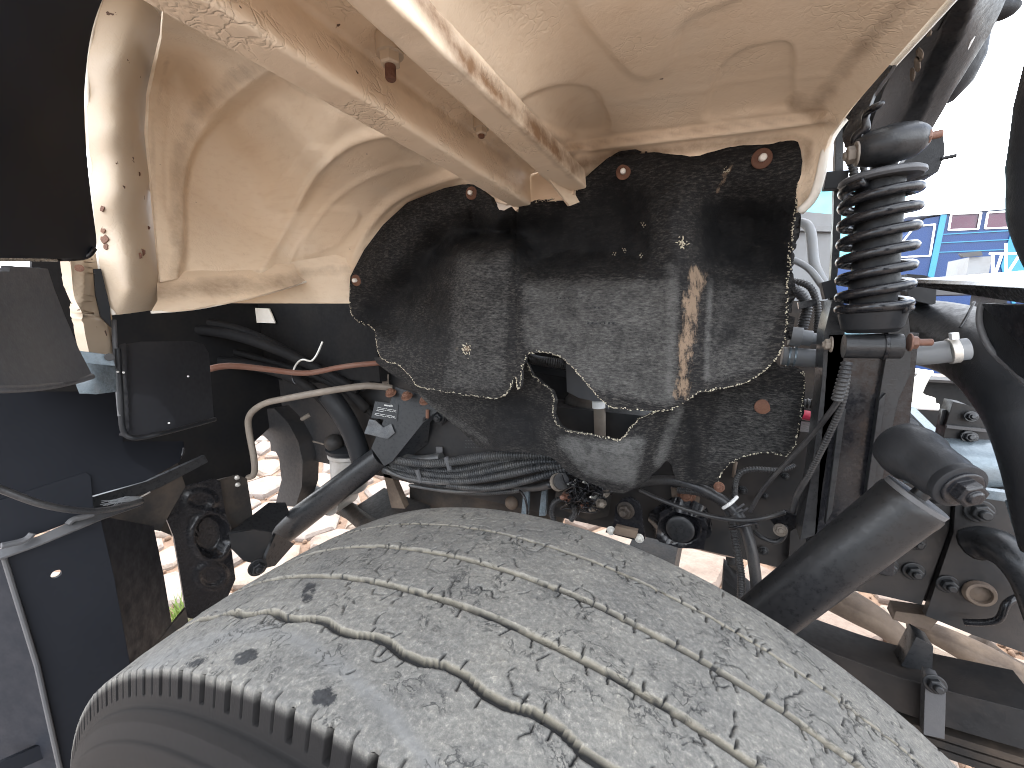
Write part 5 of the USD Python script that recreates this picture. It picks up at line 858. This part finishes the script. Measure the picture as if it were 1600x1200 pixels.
dmp = TP('damper', lathe([(.0, .002), (38 * sc, .004), (38 * sc, SL * .66), (41 * sc, SL * .70), (41 * sc, SL * .80), (38 * sc, SL * .82), (38 * sc, SL)], S0, ax, 36), 'black_plastic', smooth=35)
part('spring_seat', lathe([(22 * sc, -.004), (60 * sc, -.004), (66 * sc, -.002), (67 * sc, .0015), (62 * sc, .004), (20 * sc, .004)], S0, ax, 40), 'grey_plastic', dmp, smooth=35)
part('rod', lathe([(18 * sc, -36 * sc), (18 * sc, .002)], S0, ax, 22), 'black_paint', dmp)
part('lower_seat', lathe([(48 * sc, SL * .90), (56 * sc, SL * .905), (56 * sc, SL * .96), (50 * sc, SL * 1.06), (40 * sc, SL * 1.09)], S0, ax, 36), 'black_plastic', dmp, smooth=35)
B0, B1 = Y(1318, 541, .35), Y(1408, 541, .35); bs = dep(Y(1360, 541, .35)) / FOC
eye = TP('lower_eye', sweep(np.array([B0, B1]), 19 * bs, 26), 'black_paint', smooth=40); part('sleeve', sweep(np.array([Y(1378, 541, .35), Y(1384, 541, .35)]), 21 * bs, 26), 'black_gloss', eye, smooth=40)
ex = norm(B1 - B0)
part('bolt', bolt(Y(1300, 538, .35), -ex, 9 * bs, .2), 'dusty_pipe', eye, smooth=25); part('nut', bolt(Y(1420, 535, .35), ex, 9.5 * bs, 1.6), 'rusty_pipe', eye, smooth=25)
# top mount and cross beam
tc0, tc1 = Y(1338, 240, .34), Y(1448, 216, .34); ts = .85 * dep(Y(1390, 228, .34)) / FOC
tm = TP('top_mount', sweep(spline(np.array([Y(1342, 238, .35), Y(1390, 226, .34), Y(1436, 216, .35)]), 6), np.interp(np.linspace(0, 1, 13), [0, .15, .5, .85, 1], [26, 31, 34, 31, 24]) * ts, 26), 'black_paint', smooth=40, label='upper mount of the cab spring')
part('neck', sweep(np.array([Y(1386, 232, .345), Y(1378, 272, .358)]), [26 * ts, 18 * ts], 22), 'black_paint', tm, smooth=40)
e2 = norm(tc1 - tc0); part('bolt', bolt(Y(1340, 240, .33), -e2, 15 * ts, .2), 'dusty_pipe', tm, smooth=25); part('nut', bolt(Y(1438, 216, .34), e2, 12 * ts, 1.2), 'rusty_pipe', tm, smooth=25)
beam = [(1490, -60), (1512, -60), (1570, -60), (1538, 20), (1520, 60), (1482, 128), (1440, 200), (1428, 235), (1350, 235), (1362, 190), (1380, 140), (1410, 80), (1445, 25)]
bm = TP('cross_beam', surf(beam, [cx(1490, -60, .305), cx(1570, -60, .37), cx(1440, 200, .36), cx(1350, 235, .295), cx(1410, 80, .30), cx(1482, 128, .365)], 7, .05, plates=[([(1505, -60), (1485, 30), (1445, 120), (1410, 200), (1440, 205), (1545, 20), (1590, -60)], 6, .012)], rough=.0015), 'black_paint', smooth=True, label='dark steel cross beam behind the cab')
edge([cx(1570, -60, .366), cx(1540, 14, .364), cx(1520, 58, .362), cx(1482, 128, .361)], 0, 'bright_edge', 'white_metal', 1.8, bm)
wb = [(1420, 40), (1440, 25), (1400, 105), (1372, 150), (1358, 190), (1345, 235), (1325, 232), (1322, 215), (1330, 190), (1322, 180), (1330, 165), (1350, 130)]
TP('rust_bracket', surf(wb, [cx(1420, 40, .292), cx(1400, 105, .29), cx(1345, 235, .27), cx(1322, 215, .26), cx(1350, 130, .27)], 6, .004, rough=.01, rscale=40), 'black_gloss', smooth=True)
for a, b, w in ((1436, 84, 5), (1432, 100, 6), (1425, 115, 5), (1450, 50, 4)): part('rust_patch', surf([(a + w * math.cos(t) * rng.uniform(.7, 1.2), b + 2.4 * w * math.sin(t) * rng.uniform(.7, 1.1) ) for t in np.linspace(0, 6.28, 10)[:-1]], [cx(x, y, .312) for x, y in ((a, b), (a + 8, b), (a, b + 8))], 4, .001), 'brown_dirt', bm, smooth=True)
lat = TP('latch_lever', tube_px([(1338, 232, .35), (1340, 212, .345), (1352, 200, .34), (1352, 180, .335), (1372, 165, .32), (1378, 160, .32)], [9, 9, 8, 5, 6, 4]), 'black_gloss', smooth=True)
rod_ = TP('vertical_rod', plate([(1306, 200), (1317, 188), (1318, 260), (1312, 400), (1303, 480), (1296, 480), (1301, 380), (1304, 280)], ony([(1306, 200), (1318, 260), (1296, 480)], .44), .012), 'black_paint', smooth=True)
part('clip', bar(Y(1288, 284, .43), Y(1322, 282, .43), .014, .02), 'black_plastic', rod_, smooth=False); part('clip', bar(Y(1284, 455, .43), Y(1304, 450, .43), .02, .022), 'black_plastic', rod_, smooth=False)
TP('corrugated_hose', corr_px([(1328, 250, .42), (1334, 270, .42), (1330, 290, .42)], 8), 'hose', smooth=30); TP('corrugated_hose', corr_px([(1344, 252, .42), (1350, 268, .42), (1340, 285, .42)], 6), 'hose', smooth=30)
ab = fp([(1400, 268), (1420, 245), (1445, 212), (1474, 208), (1476, 240), (1466, 268), (1440, 276)], .50, 'black_plastic', .05, 'junction_box'); part('stud', sweep(px3([(1470, 248, .5), (1494, 243, .5)]), 2.6 * dep(Y(1480, 246, .5)) / FOC, 10), 'black_plastic', ab)
p = Y(1490, 96, .58); TP('rubber_buffer', lathe([(0, -.05), (.018, -.046), (.028, -.024), (.030, .004), (.025, .03), (.014, .043), (0, .045)], p, norm([.25, .1, 1]), 26), 'black_plastic', smooth=True)
TP('mirror_arm', tube_px([(1520, 36, .5), (1552, 18, .5), (1576, 13, .5), (1588, 4, .5)], [20, 17, 15, 9]), 'black_plastic', smooth=True)

# shock absorber of the axle
K0, K1 = Y(1430, 778, .27), Y(1190, 968, .27); ka = norm(K1 - K0); ks = .71 * dep(K0) / FOC
sh_ = TP('shock_absorber', lathe([(0, .0), (58 * ks, .0), (64 * ks, .004), (65 * ks, .010), (64 * ks, .014), (64 * ks, .52), (50 * ks, .53)], K0, ka, 44), 'damper_black', smooth=35, label='thick black shock absorber leaning behind the tyre')
part('end_ring', lathe([(54 * ks, -.003), (61 * ks, -.003), (61 * ks, .002), (54 * ks, .002)], K0, ka, 40), 'grey_plastic', sh_, smooth=35)
part('piston_rod', lathe([(16 * ks, -.05), (16 * ks, .01)], K0, ka, 20), 'black_paint', sh_)
ec = Y(1470, 740, .25); ea = norm([.42, -1, -.28]); es = .82 * dep(ec) / FOC
eb = TP('shock_eye', lathe([(44 * es, -.052), (52 * es, -.048), (57 * es, -.036), (56 * es, -.024), (50 * es, -.018), (47 * es, -.006), (46 * es, .004), (42 * es, .012), (44 * es, .014), (44 * es, .019), (30 * es, .021)], ec, ea, 44), 'black_plastic', smooth=35, label='rubber bushed eye at the top of the shock absorber')
part('bolt', bolt(ec + ea * .02, ea, 24 * es, .15), 'black_gloss', eb, smooth=25)
# bright cross tube, red tube, hose fittings
TP('cross_tube', sweep(px3([(1376, 716, .62), (1560, 726, .62), (1660, 732, .62)]), 38 * dep(Y(1470, 720, .62)) / FOC, 26), 'steel_blue', smooth=True)
TP('bracket_bar', bar(Y(1524, 768, .5), Y(1596, 778, .5), .012, .012), 'steel_blue', smooth=False)
TP('red_tube', sweep(px3([(1240, 645, .72), (1300, 657, .72), (1385, 676, .72), (1440, 687, .72)]), 8 * dep(Y(1330, 665, .72)) / FOC, 14), 'red_tube', smooth=True, label='dark red tube passing behind the post')
TP('grey_pipe', sweep(px3([(1245, 622, .95), (1280, 615, .95)]), 13 * .0014, 14), 'white_metal', smooth=True)
TP('corrugated_hose', corr_px([(1248, 630, .6), (1280, 632, .6), (1332, 637, .6)], 8.5, pitch=.006), 'hose', smooth=30)
TP('grey_cylinder', sweep(px3([(1240, 680, .7), (1280, 688, .7)]), 22 * dep(Y(1260, 684, .7)) / FOC, 20), 'steel_blue', smooth=40)
gh = TP('water_hose', sweep(px3([(1222, 556, .5), (1292, 562, .5)]), 14.5 * dep(Y(1260, 560, .5)) / FOC, 22), 'grey_hose', smooth=40)
for a in (1232, 1241): part('clamp', sweep(px3([(a - 2, 557.5, .5), (a + 1.5, 557.8, .5)]), 16 * dep(Y(1260, 560, .5)) / FOC, 22), 'steel_blue', gh, smooth=40)
cn = TP('connector', sweep(px3([(1234, 525, .5), (1252, 527, .5), (1252.1, 527, .5), (1268, 529, .5), (1268.1, 529, .5), (1296, 532, .5)]), np.array([15, 15, 12, 12, 9, 8]) * dep(Y(1260, 528, .5)) / FOC, 18), 'grey_hose', smooth=40)
wh = TP('coolant_hose', sweep(px3([(1405, 556, .44), (1450, 553, .43), (1490, 548, .42)]), 17 * dep(Y(1450, 552, .43)) / FOC, 24), 'grey_hose', smooth=40, label='grey rubber coolant hose with metal clamp')
part('clamp', sweep(px3([(1482, 549, .42), (1496, 547, .42)]), 20 * dep(Y(1490, 548, .42)) / FOC, 24), 'zinc', wh, smooth=40); part('clamp_screw', bar(Y(1490, 520, .41), Y(1491, 530, .41), .008, .006), 'white_metal', wh, smooth=False)
part('hose_end', sweep(px3([(1490, 548, .42), (1512, 545, .42)]), 17 * dep(Y(1490, 548, .42)) / FOC, 24), 'grey_hose', wh, smooth=40)
ic = TP('coolant_tank', surf([(1236, 335), (1250, 330), (1305, 335), (1306, 480), (1236, 480)], ony([(1236, 335), (1305, 335), (1236, 480)], .85), 12, .2, rough=.001), 'grey_part', smooth=True)
part('seam', bar(Y(1240, 356, .845), Y(1304, 358, .845), .01, .012), 'grey_part', ic, smooth=False)
TP('tank_hose', tube_px([(1238, 350, .7), (1252, 348, .68), (1264, 356, .66), (1269, 380, .65), (1272, 410, .64), (1280, 430, .63), (1292, 452, .62)], 8.5), 'grey_hose', smooth=True)
TP('tank_hose', tube_px([(1236, 405, .6), (1252, 412, .59), (1268, 424, .58), (1280, 440, .57), (1288, 450, .56)], 6), 'grey_hose', smooth=True)
TP('corrugated_hose', corr_px([(1232, 447, .54), (1250, 460, .53), (1260, 478, .53), (1257, 500, .53), (1252, 520, .53)], 9.5), 'hose', smooth=30)
TP('corrugated_hose', corr_px([(1240, 440, .57), (1262, 446, .56), (1274, 466, .56), (1278, 490, .56), (1276, 520, .56)], 6.5), 'hose', smooth=30)
TP('cable_tie', bar(Y(1247, 478, .515), Y(1276, 472, .515), .012, .01), 'black_gloss', smooth=False)
TP('engine_rear', plate([(1190, 470), (1300, 470), (1300, 640), (1262, 700), (1190, 700)], ony([(1236, 470), (1300, 470), (1262, 700)], .8), .05), 'dirty_black', smooth=True)
# sunlit clutter seen between post and duct
cm = Y(1440, 590, 1.25)
bkt = [(1409, 606), (1432, 590), (1446, 578), (1456, 584), (1445, 606), (1442, 614), (1448, 618), (1462, 622), (1463, 632), (1436, 632), (1412, 622)]
TP('beige_bracket', plate(bkt, ony(bkt, 1.2), .012), 'cream_edge', smooth=True)
TP('silver_pipe', sweep(px3([(1386, 632, 1.1), (1466, 636, 1.1)]), 5.5 * dep(Y(1430, 634, 1.1)) / FOC, 14), 'white_metal', smooth=True); TP('silver_pipe', sweep(px3([(1398, 576, 1.5), (1456, 584, 1.5)]), 5 * dep(Y(1430, 580, 1.5)) / FOC, 14), 'white_metal', smooth=True)
TP('tool_box', plate([(1400, 584), (1446, 586), (1420, 606), (1396, 604)], ony([(1400, 584), (1446, 586), (1396, 604)], 1.7), .3), 'black_plastic', smooth=True)
TP('metal_strip', bar(Y(1420, 638, 1.0), Y(1472, 690, .9), .02, .008), 'steel_blue', smooth=False)
jb = TP('valve_bracket', plate([(1489, 628), (1510, 632), (1548, 650), (1546, 668), (1556, 676), (1544, 708), (1470, 702), (1478, 664)], ony([(1489, 628), (1548, 650), (1470, 702)], .62), .03), 'black_frame', smooth=True)
part('side_flange', plate([(1473, 640), (1486, 642), (1478, 666), (1468, 664)], ony([(1473, 640), (1486, 642), (1468, 664)], .63), .01), 'grey_plastic', jb, smooth=True)
part('fold', bar(Y(1478, 666, .615), Y(1545, 673, .615), .005, .005), 'grey_plastic', jb, smooth=False)
for a, b, r in ((1517, 651, 5), (1514, 683, 6), (1506, 697, 5)): part('bolt', bolt(Y(a, b, .615), (0, -1, .2), r * .0012, .3), 'black_gloss', jb, smooth=25)
mb = TP('round_cap', lathe([(.03, -.01), (.03, .01), (.024, .014), (.01, .015)], Y(1405, 672, .85), (0, -1, .4), 24), 'black_paint', smooth=35)

# ---------------------------------------------------------------- intake duct, guards and bellows on the right
du = TP('intake_duct', tube_px([(1380, 515, .72), (1440, 520, .64), (1500, 533, .56), (1565, 572, .46), (1622, 650, .40), (1655, 750, .38), (1680, 860, .38)], [46, 52, 60, 76, 88, 92, 92], 10, 36), 'black_plastic', smooth=True, label='wide black intake duct bending downwards at the right')
edge([cy(1522, 472, .50), cy(1512, 492, .485), cy(1500, 512, .48)], 0, 'seam', 'black_gloss', 1.6, du)
gd = [(1532, 474), (1560, 480), (1640, 500), (1640, 640), (1610, 606), (1580, 576), (1552, 550), (1538, 526), (1531, 500)]
gdp = TP('duct_guard', surf([tuple(p) for p in gd], [cy(1532, 474, .36), cy(1640, 500, .30), cy(1640, 640, .27), cy(1552, 550, .34), cy(1580, 540, .32)], 9, .006), 'black_plastic', smooth=True)
edge([cy(1533, 474, .355), cy(1530, 500, .352), cy(1537, 526, .345), cy(1552, 551, .336), cy(1580, 577, .315), cy(1612, 608, .29)], 0, 'rolled_edge', 'grey_plastic', 2.6, gdp)
part('gusset', surf([(1532, 474), (1640, 478), (1640, 560), (1600, 545), (1570, 515)], [cy(1532, 474, .35), cy(1640, 478, .27), cy(1600, 545, .30)], 10, .004), 'black_gloss', gdp, smooth=True)
br_ = [(1413, 437), (1530, 428), (1660, 418), (1660, 454), (1530, 446), (1420, 441.5)]
brp = TP('guard_rail', surf(br_, [cy(1413, 437, .57), cy(1660, 418, .32), cy(1660, 454, .24), cy(1420, 441.5, .55), cy(1530, 428, .45), cy(1530, 446, .405)], 5, .006), 'rail_gloss', smooth=True, label='tapering glossy black rail crossing at the right')
b2_ = [(1420, 441.5), (1530, 446), (1660, 454), (1660, 482), (1600, 474), (1530, 463), (1480, 455), (1422, 446)]
part('lower_face', surf(b2_, [cy(1420, 441.5, .55), cy(1660, 454, .24), cy(1660, 482, .27), cy(1422, 446, .56), cy(1530, 446, .405), cy(1530, 463, .42)], 5, .006), 'black_gloss', brp, smooth=True)
fp([(1418, 428), (1444, 430), (1464, 436), (1462, 474), (1456, 476), (1418, 468)], .58, 'black_plastic', .05, 'rail_bracket', brp)
TP('air_bellows', tube_px([(1668, -80, .16), (1676, 40, .16), (1684, 150, .16), (1690, 250, .16), (1692, 330, .16), (1708, 400, .16), (1735, 470, .16)], [40, 70, 110, 132, 134, 118, 100], 10, 40), 'black_plastic', smooth=True, label='bulging black rubber bellows at the right edge')
